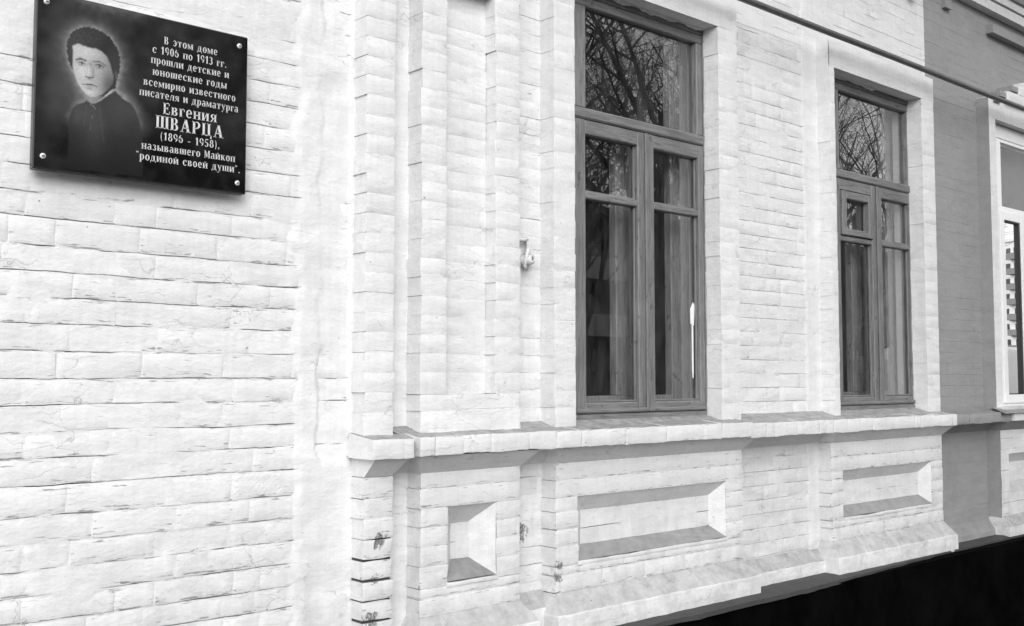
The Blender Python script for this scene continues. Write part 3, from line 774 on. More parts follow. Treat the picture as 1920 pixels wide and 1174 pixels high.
# ------------------------------------------------------------------ old wooden windows
def wooden_window(house, ox, vent, label):
    """ox: x offset of the glazing relative to the first window"""
    win = bpy.data.objects.new('window', None); col.objects.link(win); win.parent = HOUSE[house]; win['label'] = label
    y = .09
    def B(n, x0, x1, z0, z1, y0=y, y1=y + .05, m='wood', bev=.004): return bevbox(n, ox + x0, ox + x1, y0, y1, z0, z1, M[m], win, bev)
    L0, L1, R0, R1 = 3.290, 3.629, 3.741, 4.068
    # box frame
    B('frame_stile', 3.136, 3.215, 1.405, 3.30, y - .004); B('frame_stile', 4.108, 4.165, 1.405, 3.30, y - .004)
    B('frame_head', 3.2155, 4.1075, 3.272, 3.30, y - .003, m='woodh'); B('frame_sill', 3.2155, 4.1075, 1.38, 1.445, y - .008, y + .06, 'woodh', .006)
    # fixed top light
    B('top_light_rail', 3.216, 4.107, 3.230, 3.2715, y + .002, m='woodh'); B('top_light_stile', 3.216, 3.296, 2.775, 3.2295, y + .003); B('top_light_stile', 4.065, 4.107, 2.775, 3.2295, y + .003)
    B('transom', 3.216, 4.107, 2.727, 2.7745, y - .006, y + .06, 'woodh', .007)
    # sashes
    for (a, b, i0, i1, s) in ((3.218, 3.682, L0, L1, -1), (3.686, 4.106, R0, R1, 1)):
        B('sash_stile', a, i0, 1.448, 2.724); B('sash_stile', i1, b, 1.448, 2.724)
        B('sash_rail', i0 + .0005, i1 - .0005, 2.660, 2.7235, y + .001, m='woodh'); B('sash_rail', i0 + .0005, i1 - .0005, 1.4485, 1.494, y + .001, m='woodh', bev=.007)
        if vent and s < 0:
            B('sash_bar', i0 + .0005, i1 - .0005, 2.372, 2.400, y + .002, m='woodh')
            B('vent_stile', i0 + .003, i0 + .052, 2.404, 2.655, y - .012, y + .03); B('vent_stile', i1 - .052, i1 - .003, 2.404, 2.655, y - .012, y + .03)
            B('vent_rail', i0 + .0525, i1 - .0525, 2.611, 2.6545, y - .011, y + .03, 'woodh'); B('vent_rail', i0 + .0525, i1 - .0525, 2.4045, 2.442, y - .011, y + .03, 'woodh')
        else:
            B('sash_bar', i0 + .0005, i1 - .0005, 2.378, 2.408, y + .002, m='woodh')
        # shadow-line putty beads
        for (z0, z1) in ((1.495, 2.377), (2.409, 2.659)):
            B('glazing_bead', i0 + .0006, i0 + .008, z0, z1, y + .018, y + .03, bev=.002); B('glazing_bead', i1 - .008, i1 - .0006, z0, z1, y + .018, y + .03, bev=.002)
            B('glazing_bead', i0 + .0085, i1 - .0085, z0, z0 + .008, y + .018, y + .03, 'woodh', .002)
    B('cover_strip', 3.672, 3.692, 1.452, 2.722, y - .010, y - .0005, bev=.003)
    # drip moulding
    B('drip_rail', 3.222, 3.68, 1.449, 1.468, y - .012, y - .001, 'woodh', .005); B('drip_rail', 3.69, 4.102, 1.449, 1.468, y - .012, y - .001, 'woodh', .005)
    def P(x0, x1, z0, z1, yy=y + .030):
        m_ = MB(); m_.box(ox + x0, ox + x1, yy, yy + .003, z0, z1); m_.build('pane', M['glass'], win)
    P(3.294, 4.067, 2.773, 3.232)
    for (i0, i1) in ((L0, L1), (R0, R1)): P(i0 - .002, i1 + .002, 1.493, 2.376); P(i0 - .002, i1 + .002, 2.406, 2.662)
    # inner window of the double casement
    yi = .225
    def I(n, x0, x1, z0, z1): return bevbox(n, ox + x0, ox + x1, yi, yi + .045, z0, z1, M['inner'], win, .004)
    I('inner_stile', 3.16, 3.295, 1.445, 3.29); I('inner_stile', 3.625, 3.735, 1.52, 2.70); I('inner_stile', 4.02, 4.17, 1.445, 3.29)
    I('inner_rail', 3.296, 4.019, 2.70, 2.79); I('inner_rail', 3.296, 4.019, 1.445, 1.52); I('inner_rail', 3.296, 4.019, 3.24, 3.29)
    # boards lining the box between both casements
    for q in ((3.13, 3.155, .145, .5, 1.44, 3.30), (4.165, 4.185, .145, .5, 1.44, 3.30)):
        m_ = MB(); m_.box(ox + q[0], ox + q[1], q[2], q[3], q[4], q[5]); m_.build('lining_board', M['inner'], win)
    m_ = MB(); m_.box(ox + 3.156, ox + 4.164, .146, .5, 1.425, 1.4445); m_.build('inner_sill', M['inner'], win)
    return win
w1 = wooden_window('white', 0, False, 'first tall wooden window, near the memorial plaque, cracked grey paint')
w2 = wooden_window('white', 2.040, True, 'second tall wooden window, farther right, with a small opening vent in its left sash')
# ragged plaster left hanging over the heads of both wooden windows
for wn_, ox_, xa_, xb_ in ((w1, 0, 3.42, 4.12), (w2, 2.04, 3.14, 3.72)):
    n_ = 60; V = []; F = []
    for i in range(n_ + 1):
        x = xa_ + (xb_ - xa_) * i / n_; env = min(1, i / 6, (n_ - i) / 6)
        h_ = max(.001, (.012 + .016 * nz(x * 9, 2, ox_) + .010 * nz(x * 37, 5, ox_)) * env)
        V += [(ox_ + x, .070, 3.302), (ox_ + x, .072 + .004 * nz(x * 30, 1, 1), 3.300 - h_), (ox_ + x, .085, 3.300 - h_ * .9)]
    for i in range(n_): F += [(i * 3, i * 3 + 1, i * 3 + 4, i * 3 + 3), (i * 3 + 1, i * 3 + 2, i * 3 + 5, i * 3 + 4)]
    m_ = MB(); m_.add(V, [tuple(reversed(f)) for f in F]); m_.build('ragged_plaster', M['white'], wn_)
# torn white paper strip behind the first window's right sash
mb = MB(); mb.box(4.040, 4.052, .1195, .1205, 1.63, 1.86); mb.add([(4.03, .119, 1.86), (4.056, .119, 1.85), (4.062, .119, 1.95), (4.05, .119, 1.965), (4.028, .119, 1.93)], [(0, 1, 2, 3, 4)])
mb.add([(4.043, .1192, 1.60), (4.049, .1192, 1.60), (4.052, .1192, 1.63), (4.040, .1192, 1.63)], [(0, 1, 2, 3)])
mb.build('paper_strip', M['paper'], w1)

# curtains
def curtain(x0, x1, z0, z1, y, label, folds=9, depth=.025, seed=1, group=None):
    m_ = MB(); n = folds * 8; V = []
    for j in range(9):
        z = z0 + (z1 - z0) * j / 8
        for i in range(n + 1):
            t = i / n; x = x0 + (x1 - x0) * t
            V.append((x + .006 * nz(t * 9, z, seed), y + depth * math.sin(t * folds * 2 * math.pi + .5 * nz(t * 6, z * 1.2, seed)) * (.6 + .4 * nz(t * 5, 1, seed)), z))
    F = [(j * (n + 1) + i, j * (n + 1) + i + 1, (j + 1) * (n + 1) + i + 1, (j + 1) * (n + 1) + i) for j in range(8) for i in range(n)]
    m_.add(V, F); o = m_.build('curtain', M['curtain'], None, True); tag(o, label, 'curtain', group)
    sol = o.modifiers.new('thickness', 'SOLIDIFY'); sol.thickness = .002
    return o
curtain(4.16, 4.75, 1.46, 3.28, .56, 'pale pleated curtain inside at the right of the nearer wooden window', 8, .03, 1)
curtain(5.62, 5.92, 1.46, 3.28, .56, 'narrow pale curtain behind the left sash of the farther wooden window', 5, .02, 4)
curtain(6.25, 6.26, 1.46, 3.28, .56, 'pale curtain edge behind the right sash of the farther wooden window', 1, .01, 5) if False else None

# ------------------------------------------------------------------ plastic window of the grey building
win3 = bpy.data.objects.new('window', None); col.objects.link(win3); win3.parent = grey_house; win3['label'] = 'white plastic window with tin sill, reflecting the block opposite'
y3 = .055
def PB(n, x0, x1, z0, z1, y0=y3, y1=y3 + .06, m='pvc', bev=.004): return bevbox(n, x0, x1, y0, y1, z0, z1, M[m], win3, bev, 2)
PB('frame_stile', 7.131, 7.265, 1.39, 3.335); PB('frame_stile', 8.06, 8.20, 1.39, 3.335)
PB('frame_head', 7.2655, 8.0595, 3.243, 3.335); PB('frame_sill', 7.2655, 8.0595, 1.39, 1.43)
PB('transom', 7.2655, 8.0595, 2.741, 2.775)
PB('top_light_stile', 7.2655, 7.333, 2.7755, 3.2425, y3 + .004); PB('top_light_rail', 7.3335, 8.0, 3.218, 3.2425, y3 + .004)
PB('sash_stile', 7.2655, 7.326, 1.4305, 2.7405, y3 - .012); PB('sash_stile', 7.585, 7.66, 1.4305, 2.7405, y3 - .012)
PB('sash_rail', 7.3265, 7.5845, 2.680, 2.7405, y3 - .011); PB('sash_rail', 7.3265, 7.5845, 1.4305, 1.488, y3 - .011)
PB('mullion', 7.661, 7.74, 1.4305, 2.7405)
for (x0, x1, z0, z1) in ((7.3265, 7.334, 1.4885, 2.6795), (7.560, 7.5845, 1.4885, 2.6795), (7.3345, 7.5595, 2.671, 2.6795), (7.3345, 7.5595, 1.4885, 1.495)):
    m_ = MB(); m_.box(x0, x1, y3 - .004, y3 + .02, z0, z1); m_.build('gasket', M['gasket'], win3)
for (x0, x1, z0, z1) in ((7.332, 8.05, 2.774, 3.219), (7.33, 7.58, 1.49, 2.672), (7.74, 8.06, 1.43, 2.74)):
    m_ = MB(); m_.box(x0, x1, y3 + .012, y3 + .016, z0, z1); m_.build('pane', M['glass4' if z0 > 2.7 else 'glass3'], win3)
m_ = MB()
m_.add([(6.93, -.10, 1.372), (8.4, -.10, 1.372), (8.4, -.10, 1.392), (6.93, -.10, 1.398), (8.4, .05, 1.40), (6.93, -.02, 1.408), (7.131, .06, 1.412), (8.2, .06, 1.412)], [(0, 1, 2, 3), (3, 2, 4, 7, 6, 5), (0, 3, 5)])
o_ = m_.build('tin_sill', M['tin'], win3); sl = o_.modifiers.new('thickness', 'SOLIDIFY'); sl.thickness = .002
# roller blind inside the top light
m_ = MB(); m_.box(7.27, 8.1, .20, .205, 2.80, 3.32); o_ = m_.build('roller_blind', simple('blind_cloth', .13, .9), None); tag(o_, 'grey roller blind inside the top of the plastic window', 'blind')

# ------------------------------------------------------------------ gas pipe along the facade
gp = empty('gas_pipe', (4.2, -.1, 3.42), 'thin dark grey gas pipe running along the wall above the windows', 'pipe')
mb = MB(); mb.tube([(x, -.1 + .004 * nz(x, 1, 1), 3.424 + .004 * nz(x * .8, 2, 2)) for x in np.arange(2.2, 9.8, .2)], .0165, 14, True)
# seam collar
o_ = mb.build('pipe_run', M['pipe'], None, True); o_.parent = gp; o_.location = (-4.2, .1, -3.42)
for x in (8.6,):
    mb = MB(); mb.tube([(x, -.08, 3.42), (x, W, 3.42)], .006, 8); mb.box(x - .012, x + .012, -.1195, -.0805, 3.400, 3.4035)
    o_ = mb.build('pipe_bracket', M['pipe'], None); o_.parent = gp; o_.location = (-4.2, .1, -3.42)

# ------------------------------------------------------------------ broken insulator hook in the recess
ih = empty('insulator_hook', (2.90, W, 2.06), 'painted-over iron hook with a round porcelain insulator in the narrow recess', 'hook')
def lathe(mb_, c, axis, prof, n=16):
    ax = Vector(axis).normalized(); u = ax.orthogonal().normalized(); w_ = ax.cross(u); V = []
    for (t, r_) in prof:
        for k in range(n):
            a_ = 2 * math.pi * k / n; V.append(tuple(Vector(c) + ax * t + (u * math.cos(a_) + w_ * math.sin(a_)) * r_))
    F = [(j * n + k, j * n + (k + 1) % n, (j + 1) * n + (k + 1) % n, (j + 1) * n + k) for j in range(len(prof) - 1) for k in range(n)]
    F.append(tuple(range(n))); F.append(tuple((len(prof) - 1) * n + k for k in reversed(range(n)))); mb_.add(V, F)
def rel(o, p): o.parent = p; o.location = -Vector(p.location); return o
mb = MB(); lathe(mb, (2.905, .075, 2.075), (.15, -1, .1), [(0, .018), (.008, .028), (.02, .03), (.03, .022), (.036, .024), (.05, .020), (.056, .012), (.052, .006)])
rel(mb.build('insulator', M['white'], None, True), ih)
mb = MB(); mb.tube([(2.93, W, 2.165), (2.915, .05, 2.15), (2.90, .035, 2.12), (2.885, .035, 2.08), (2.885, .04, 2.05), (2.90, .045, 2.037)], [.009, .009, .008, .007, .007, .006], 8)
rel(mb.build('hook', M['white'], None, True), ih)
mb = MB(); mb.tube([(2.86, W, 2.17), (2.875, .06, 2.158), (2.895, .05, 2.16), (2.92, .07, 2.166)], [.012, .011, .01, .006], 7)
rel(mb.build('mortar_lump', M['white'], None, True), ih)

# ------------------------------------------------------------------ memorial plaque
PX0, PX1, PZ0, PZ1 = .979, 1.644, 2.196, 2.716
PY = .028; PT = .026
plq = empty('memorial_plaque', ((PX0 + PX1) / 2, PY, PZ0), 'polished black granite memorial plaque with engraved portrait and Cyrillic text on white wall', 'plaque')
gm, gnt, gb = mat('polished_black_granite')
at_ = N(gnt, 'ShaderNodeAttribute'); at_.attribute_name = 'tone'
sp = ramp(gnt, noise(gnt, posvec(gnt), 900, 2), .45, .75, .75, 1.5)
gnt.links.new(mth(gnt, 'MULTIPLY', at_.outputs['Fac'], sp), gb.inputs['Base Color'])
gb.inputs['Roughness'].default_value = .07; gb.inputs['Specular IOR Level'].default_value = .4
# painter for the engraved picture, in plaque metres (u right, v up)
res = .0017
us = np.arange(PX0 + .004, PX1 - .003, res); vs_ = np.arange(PZ0 + .004, PZ1 - .003, res)
U, Vv = np.meshgrid(us, vs_)
tone = .008 + .010 * np.clip((1.30 - U) / .3, 0, 1)
def inpoly(P):
    P = np.array(P); x, y = U, Vv; c = np.zeros(U.shape, bool); j = len(P) - 1
    for i in range(len(P)):
        cond = ((P[i, 1] > y) != (P[j, 1] > y)); den = (P[j, 1] - P[i, 1]) or 1e-9
        c ^= cond & (x < (P[j, 0] - P[i, 0]) * (y - P[i, 1]) / den + P[i, 0]); j = i
    return c
def blur(a, n):
    for _ in range(n):
        a = (a + np.roll(a, 1, 0) + np.roll(a, -1, 0) + np.roll(a, 1, 1) + np.roll(a, -1, 1)) / 5
    return a
def gl(cx, cy, rx, ry, rot=0):
    c, s = math.cos(rot), math.sin(rot); dx, dy = U - cx, Vv - cy
    return np.exp(-(((dx * c + dy * s) / rx) ** 2 + ((-dx * s + dy * c) / ry) ** 2))
def seg(x0, y0, x1, y1, w_):
    dx, dy = x1 - x0, y1 - y0; t = np.clip(((U - x0) * dx + (Vv - y0) * dy) / (dx * dx + dy * dy), 0, 1)
    return np.exp(-((U - x0 - t * dx) ** 2 + (Vv - y0 - t * dy) ** 2) / (w_ * w_))
FACE = [(1.083, 2.571), (1.099, 2.581), (1.111, 2.577), (1.131, 2.575), (1.152, 2.576), (1.167, 2.571), (1.183, 2.559), (1.194, 2.537), (1.199, 2.518), (1.205, 2.503), (1.203, 2.481), (1.19, 2.461), (1.17, 2.441), (1.15, 2.43), (1.137, 2.429), (1.122, 2.435), (1.109, 2.449), (1.099, 2.465), (1.091, 2.486), (1.085, 2.506), (1.084, 2.536)]
HAIR = [(1.066, 2.553), (1.066, 2.579), (1.076, 2.604), (1.085, 2.617), (1.1, 2.627), (1.122, 2.636), (1.15, 2.636), (1.176, 2.628), (1.197, 2.614), (1.213, 2.592), (1.223, 2.564), (1.223, 2.527), (1.214, 2.489), (1.211, 2.465), (1.19, 2.458), (1.127, 2.54), (1.088, 2.496), (1.074, 2.514)]
NECK = [(1.122, 2.438), (1.13, 2.419), (1.14, 2.409), (1.156, 2.416), (1.176, 2.435), (1.203, 2.466), (1.19, 2.479)]
COAT = [(1.079, 2.208), (1.076, 2.33), (1.078, 2.36), (1.086, 2.385), (1.098, 2.399), (1.122, 2.411), (1.125, 2.417), (1.14, 2.409), (1.151, 2.412), (1.17, 2.425), (1.19, 2.444), (1.211, 2.461), (1.232, 2.441), (1.259, 2.43), (1.272, 2.414), (1.287, 2.379), (1.296, 2.332), (1.301, 2.211)]
_u, _v = U, Vv
U, Vv = U + .0016 * np.sin(_v * 420 + 3 * np.sin(_u * 300)), Vv + .0016 * np.sin(_u * 460 + 2 * np.sin(_v * 280))
tone = tone + .0035 * (lambda q: (q - q.mean()) / q.std())(blur(np.random.RandomState(9).rand(*tone.shape), 120))
hm = inpoly(HAIR); U, Vv = _u, _v; fm = inpoly(FACE); nm_ = inpoly(NECK); cm = inpoly(COAT)
sil = (hm | fm | nm_ | cm).astype(float)
halo = blur(sil, 80) * .45 + blur(sil, 700) * .75
fade = np.clip((Vv - 2.33) / .12, 0, 1)
rng = np.random.RandomState(4)
grain = rng.rand(*U.shape)
sm = blur(rng.rand(*U.shape), 25); sm = (sm - sm.mean()) / sm.std()
tone += np.clip(halo, 0, 1) ** 1.25 * .40 * fade * (1 + .16 * sm)
sof = lambda m, n=2: blur(m.astype(float), n)
def lay(mask, val, n=2):
    global tone
    a = sof(mask, n); tone = tone * (1 - a) + val * a
coatv = .026 + .020 * gl(1.15, 2.33, .035, .07) + .014 * gl(1.25, 2.41, .04, .03) + .012 * gl(1.10, 2.38, .012, .05) - .01 * np.clip((2.3 - Vv) / .1, 0, 1)
lay(cm, np.clip(coatv, .006, 1), 2)
skin = .42 * (1 - .80 * gl(1.214, 2.462, .042, .06)) * (1 - .35 * gl(1.200, 2.56, .022, .04))
skin = skin * np.clip(1 - (U - 1.135) * 4.2, .62, 1.05)
skin += .10 * gl(1.112, 2.50, .014, .02) + .07 * gl(1.125, 2.56, .03, .015) + .06 * gl(1.14, 2.445, .02, .012)
lay(nm_, np.where(Vv < 2.436, .24, .10) * (1 - .93 * gl(1.195, 2.455, .035, .04)), 1)
hairv = .022 + .05 * np.clip(np.sin(U * 900 + 6 * np.sin(Vv * 190 + U * 150)) * np.sin(Vv * 620 + 5 * np.sin(U * 260)), 0, 1) * (gl(1.12, 2.607, .05, .022) + .5 * gl(1.075, 2.55, .012, .05))
lay(hm, hairv, 1)
lay(fm, skin, 2)
def dark(a, k):
    global tone
    tone = tone * (1 - np.clip(a * k, 0, 1))
def light(a, k):
    global tone
    tone = tone + a * k
m_ = sof(fm, 1)
# brows
dark(seg(1.094, 2.531, 1.105, 2.5365, .0030), .75); dark(seg(1.105, 2.537, 1.121, 2.534, .0032), .8)
dark(seg(1.144, 2.536, 1.160, 2.539, .0026), .6); dark(seg(1.160, 2.539, 1.180, 2.531, .0024), .5)
# sockets and eyes
dark(gl(1.109, 2.524, .012, .007), .38); dark(gl(1.160, 2.527, .016, .008), .38); dark(gl(1.134, 2.525, .005, .010), .35)
light(gl(1.1055, 2.5225, .0035, .002), .10); light(gl(1.115, 2.522, .003, .002), .10); light(gl(1.156, 2.5245, .004, .002), .10); light(gl(1.168, 2.524, .003, .002), .08)
dark(gl(1.1105, 2.5230, .0034, .0032), .92); dark(gl(1.1622, 2.5252, .0038, .0034), .92)
dark(seg(1.100, 2.5245, 1.110, 2.5275, .0013), .8); dark(seg(1.110, 2.5275, 1.120, 2.5235, .0013), .8); dark(seg(1.149, 2.526, 1.161, 2.5305, .0013), .8); dark(seg(1.161, 2.5305, 1.175, 2.5245, .0013), .8)
dark(seg(1.102, 2.518, 1.118, 2.518, .0015), .35); dark(seg(1.152, 2.519, 1.172, 2.5195, .0015), .35)
# nose
dark(seg(1.1425, 2.516, 1.145, 2.494, .0042), .30); light(seg(1.131, 2.520, 1.130, 2.495, .0028), .10)
dark(seg(1.122, 2.4865, 1.132, 2.4845, .0020), .7); dark(seg(1.132, 2.4845, 1.144, 2.488, .0025), .75); dark(gl(1.136, 2.480, .010, .003), .25)
# mouth
dark(seg(1.114, 2.4625, 1.129, 2.4645, .0016), .7); dark(seg(1.129, 2.4645, 1.141, 2.4655, .0024), .85); dark(seg(1.141, 2.4655, 1.156, 2.4625, .0018), .65)
dark(gl(1.134, 2.4585, .012, .0028), .30); dark(gl(1.134, 2.4525, .010, .0028), .45); light(gl(1.134, 2.442, .010, .005), .06)
# shaded cheek, ear
dark(gl(1.186, 2.478, .016, .035), .35); light(gl(1.211, 2.508, .004, .012), .07); dark(gl(1.2075, 2.503, .003, .008), .6)
# collar, buttons, lapels
light(seg(1.138, 2.406, 1.148, 2.402, .0012), .12); light(seg(1.148, 2.402, 1.153, 2.394, .0012), .10)
light(gl(1.144, 2.369, .0014, .004), .10); light(gl(1.140, 2.335, .0012, .006), .06); light(seg(1.126, 2.400, 1.120, 2.34, .0015), .012); light(seg(1.165, 2.400, 1.180, 2.30, .003), .012)
tone = np.clip(tone * (1 + (grain - .5) * .34), .006, 1)

n1 = len(us); n2 = len(vs_)
Vt = [(float(U[j, i]), PY - .0002, float(Vv[j, i])) for j in range(n2) for i in range(n1)]
Ft = [(j * n1 + i, j * n1 + i + 1, (j + 1) * n1 + i + 1, (j + 1) * n1 + i) for j in range(n2 - 1) for i in range(n1 - 1)]
me = bpy.data.meshes.new('engraved_portrait'); me.from_pydata(Vt, [], Ft)
at2 = me.attributes.new('tone', 'FLOAT', 'POINT'); at2.data.foreach_set('value', tone.astype(np.float32).ravel())
rel(link('engraved_portrait', me, gm), plq)
rel(bevbox('granite_slab', PX0, PX1, PY, PY + PT, PZ0, PZ1, simple('granite_edge', .03, .25, var=.4, scale=300), None, .003), plq)
# thin pale backing edge and cement under the slab
mb = MB(); mb.box(PX0 + .002, PX1 - .004, PY + PT, PY + PT + .004, PZ0 - .001, PZ1 - .004); rel(mb.build('backing_sheet', M['tin'], None), plq)
mb = MB(); mb.box(PX0 + .05, PX1 - .05, PY + PT + .004, W + .004, PZ0 + .05, PZ1 - .05); rel(mb.build('spacer', M['white'], None), plq)
for (x, z) in ((1.006, 2.684), (1.613, 2.681), (1.613, 2.230), (1.007, 2.234)):
    mb = MB(); lathe(mb, (x, PY, z), (0, -1, 0), [(0, .0085), (.002, .0085), (.004, .006), (.005, .002)], 14)
    s_ = rel(mb.build('screw', M['screw'], None, True), plq)
    mb = MB(); mb.box(x - .005, x + .005, PY - .0058, PY - .0046, z - .0012, z + .0012); q_ = mb.build('screw_slot', M['gasket'], s_)

# ------------------------------------------------------------------ engraved lettering: a small serif alphabet drawn with stems, bars and bowls
TK, TN = .17, .075
def glyph(ch, H):
    """returns (list of quads, width) in units of cap height"""
    q = []
    def stem(x, y0=0.0, y1=None, sf=3, t=TK):
        y1 = H if y1 is None else y1
        q.append([(x, y0), (x + t, y0), (x + t, y1), (x, y1)])
        if sf & 1: q.append([(x - .06, y0), (x + t + .06, y0), (x + t + .06, y0 + .045), (x - .06, y0 + .045)])
        if sf & 2: q.append([(x - .06, y1 - .045), (x + t + .06, y1 - .045), (x + t + .06, y1), (x - .06, y1)])
    def bar(x0, x1, y, t=TN): q.append([(x0, y - t / 2), (x1, y - t / 2), (x1, y + t / 2), (x0, y + t / 2)])
    def diag(x0, y0, x1, y1, t): q.append([(x0, y0), (x0 + t, y0), (x1 + t, y1), (x1, y1)])
    def arc(cx, cy, rx, ry, a0, a1, tk=TK, tn=TN):
        n = max(5, int(abs(a1 - a0) / 18)); pr = None
        for i in range(n + 1):
            a = R(a0 + (a1 - a0) * i / n); c, s = math.cos(a), math.sin(a)
            w = tn + (tk - tn) * abs(c)
            o = (cx + rx * c, cy + ry * s); n_ = (cx + (rx - w) * c, cy + (ry - max(tn, w * .5)) * s)
            if pr: q.append([pr[0], o, n_, pr[1]])
            pr = (o, n_)
    up = ch.isupper(); c = ch.lower(); h = H; w = .6
    if c in 'п': stem(.06); stem(.48); bar(.1, .6, h - TN / 2); w = .71
    elif c in 'ий':
        stem(.06); stem(.50); diag(.2, .12 * h, .45, .88 * h, .07); w = .73
        if c == 'й': arc(.36, h + .16, .15, .09, 200, 340, .06, .06)
    elif c == 'н': stem(.06); stem(.48); bar(.1, .6, h * .5); w = .71
    elif c == 'т': stem(.25, sf=1); bar(.02, .65, h - TN / 2); q.append([(.02, h - .24), (.07, h - .24), (.09, h), (.02, h)]); q.append([(.60, h - .24), (.65, h - .24), (.65, h), (.58, h)]); w = .67
    elif c in 'шщ': stem(.06, sf=3); stem(.40, sf=3); stem(.74, sf=3); bar(.1, .85, TN / 2); w = .98
    elif c == 'ц': stem(.06); stem(.46); bar(.1, .75, TN / 2); q.append([(.66, -.2), (.74, -.2), (.76, .05), (.66, .05)]); w = .80
    elif c == 'л': stem(.46); bar(.2, .6, h - TN / 2); diag(.08, 0.0, .22, h, .07); q.append([(.0, 0), (.12, 0), (.12, .1), (.0, .1)]); w = .69
    elif c == 'д': stem(.42, sf=2); bar(.2, .55, h - TN / 2); diag(.12, 0.0, .22, h, .07); bar(.0, .72, TN / 2); q.append([(.0, -.18), (.06, -.18), (.07, .03), (0, .03)]); q.append([(.66, -.18), (.72, -.18), (.72, .03), (.65, .03)]); w = .75
    elif c == 'м':
        stem(.06, t=.08); diag(.07, h, .33, .1 * h, .13); diag(.36, .1 * h, .62, h, .06); stem(.62); w = .86
    elif c == 'г': stem(.06); bar(.1, .50, h - TN / 2); q.append([(.44, h - .25), (.50, h - .25), (.50, h), (.43, h)]); w = .53
    elif c == 'о': arc(.32, h / 2, .29, h / 2 + .01, 0, 360); w = .64
    elif c == 'с': arc(.32, h / 2, .29, h / 2 + .01, 48, 318); q.append([(.48, h * .66), (.56, h * .66), (.56, h * .95), (.49, h * .9)]); w = .62
    elif c == 'е' and not up: arc(.31, h / 2, .28, h / 2 + .01, 0, 318); bar(.1, .57, h * .52, .06); w = .62
    elif c == 'е': stem(.06); bar(.1, .58, h - TN / 2); bar(.1, .60, TN / 2); bar(.1, .44, h * .52); q.append([(.53, h - .25), (.58, h - .25), (.58, h), (.52, h)]); q.append([(.55, 0), (.60, 0), (.62, .27), (.57, .27)]); q.append([(.40, h * .38), (.45, h * .38), (.45, h * .66), (.40, h * .66)]); w = .66
    elif c == 'э': arc(.28, h / 2, .29, h / 2 + .01, -138, 132); bar(.2, .5, h * .5, .06); w = .60
    elif c == 'я': stem(.42); arc(.34, h * .72, .27, h * .28, 90, 270, TK * .9); bar(.32, .5, h - TN / 2); bar(.32, .5, h * .45); diag(.03, 0, .27, h * .45, .10); w = .66
    elif c == 'р': stem(.06, y0=(0 if up else -.30)); arc(.33, h * (.72 if up else .52), .29, h * (.28 if up else .48), -90, 90); bar(.15, .34, h - TN / 2); bar(.15, .34, h * (.46 if up else .06)); w = .66
    elif c == 'у': diag(.32, .0, .05, h, .15); diag(.16, -.28, .56, h, .06); bar(-.0, .26, h - .02, .045); bar(.46, .68, h - .02, .045); arc(.14, -.22, .12, .08, 150, 330, .08, .08); w = .66
    elif c in 'ыь':
        stem(.06); arc(.30, h * .29, .25, h * .29, -90, 90, TK * .9); bar(.15, .32, h * .55); bar(.15, .32, TN / 2); w = .60
        if c == 'ы': stem(.66); w = .90
    elif c == 'в': stem(.06); arc(.30, h * .75, .24, h * .25, -90, 90, TK * .9); arc(.31, h * .27, .28, h * .27, -90, 90, TK); bar(.15, .32, h - TN / 2); bar(.15, .32, h * .52); bar(.15, .32, TN / 2); w = .66
    elif c in 'з3': arc(.26, h * .75, .23, h * .25, -80, 150, TK * .9); arc(.26, h * .27, .27, h * .28, -150, 85, TK); w = .58
    elif c == 'к': stem(.06); diag(.22, h * .42, .48, h, .07); diag(.46, 0, .26, h * .58, .15); bar(.43, .66, .022, .045); bar(.40, .60, h - .022, .045); w = .68
    elif c == 'ю': stem(.06); bar(.15, .40, h * .5); arc(.62, h / 2, .27, h / 2 + .01, 0, 360); w = .94
    elif c == 'а' and not up: stem(.38, y1=h * .75, sf=1); arc(.28, h * .28, .25, h * .30, 90, 270, TK * .8); bar(.26, .45, h * .56, .06); bar(.26, .42, .03, .06); arc(.30, h * .70, .25, h * .31, 0, 150, TK); w = .62
    elif c == 'а': diag(.52, 0, .30, h, .19); diag(.08, 0, .34, h, .06); bar(.2, .6, h * .33, .06); bar(.0, .24, .022, .045); bar(.44, .80, .022, .045); w = .80
    elif c == '1': stem(.2, sf=1); q.append([(.04, h * .76), (.10, h * .72), (.22, h * .86), (.22, h)]); w = .50
    elif c == '9': arc(.30, h * .67, .27, h * .33, 0, 360, TK * .85); arc(.22, h * .52, .35, h * .52, -75, 20, TK); w = .62
    elif c == '6': arc(.30, h * .33, .27, h * .33, 0, 360, TK * .85); arc(.38, h * .48, .35, h * .52, 105, 200, TK); w = .62
    elif c == '0': arc(.30, h / 2, .27, h / 2, 0, 360); w = .61
    elif c == '8': arc(.30, h * .74, .22, h * .26, 0, 360, TK * .8); arc(.30, h * .27, .27, h * .28, 0, 360, TK * .9); w = .61
    elif c == '5': arc(.26, h * .30, .28, h * .31, -150, 120, TK); q.append([(.08, h * .5), (.15, h * .5), (.17, h), (.10, h)]); bar(.1, .5, h - .05, .10); w = .60
    elif c == '(': arc(.36, h * .42, .28, h * .68, 118, 242, .09, .05); w = .36
    elif c == ')': arc(.0, h * .42, .28, h * .68, -62, 62, .09, .05); w = .36
    elif c == '-': bar(.05, .35, h * .38, .09); w = .42
    elif c in '.,':
        q.append([(.08, 0), (.22, 0), (.22, .14), (.08, .14)]); w = .30
        if c == ',': q.append([(.10, -.14), (.16, -.12), (.22, .02), (.14, .02)])
    elif c in '“”':
        for x in (.05, .22): q.append([(x, .84), (x + .11, .84), (x + .11, .96), (x, .96)]); q.append([(x + .02, .74) if c == '”' else (x + .04, .95), (x + .07, .76) if c == '”' else (x + .09, .95), (x + .11, .86) if c == '”' else (x + .12, 1.06), (x + .05, .86) if c == '”' else (x + .08, 1.06)])
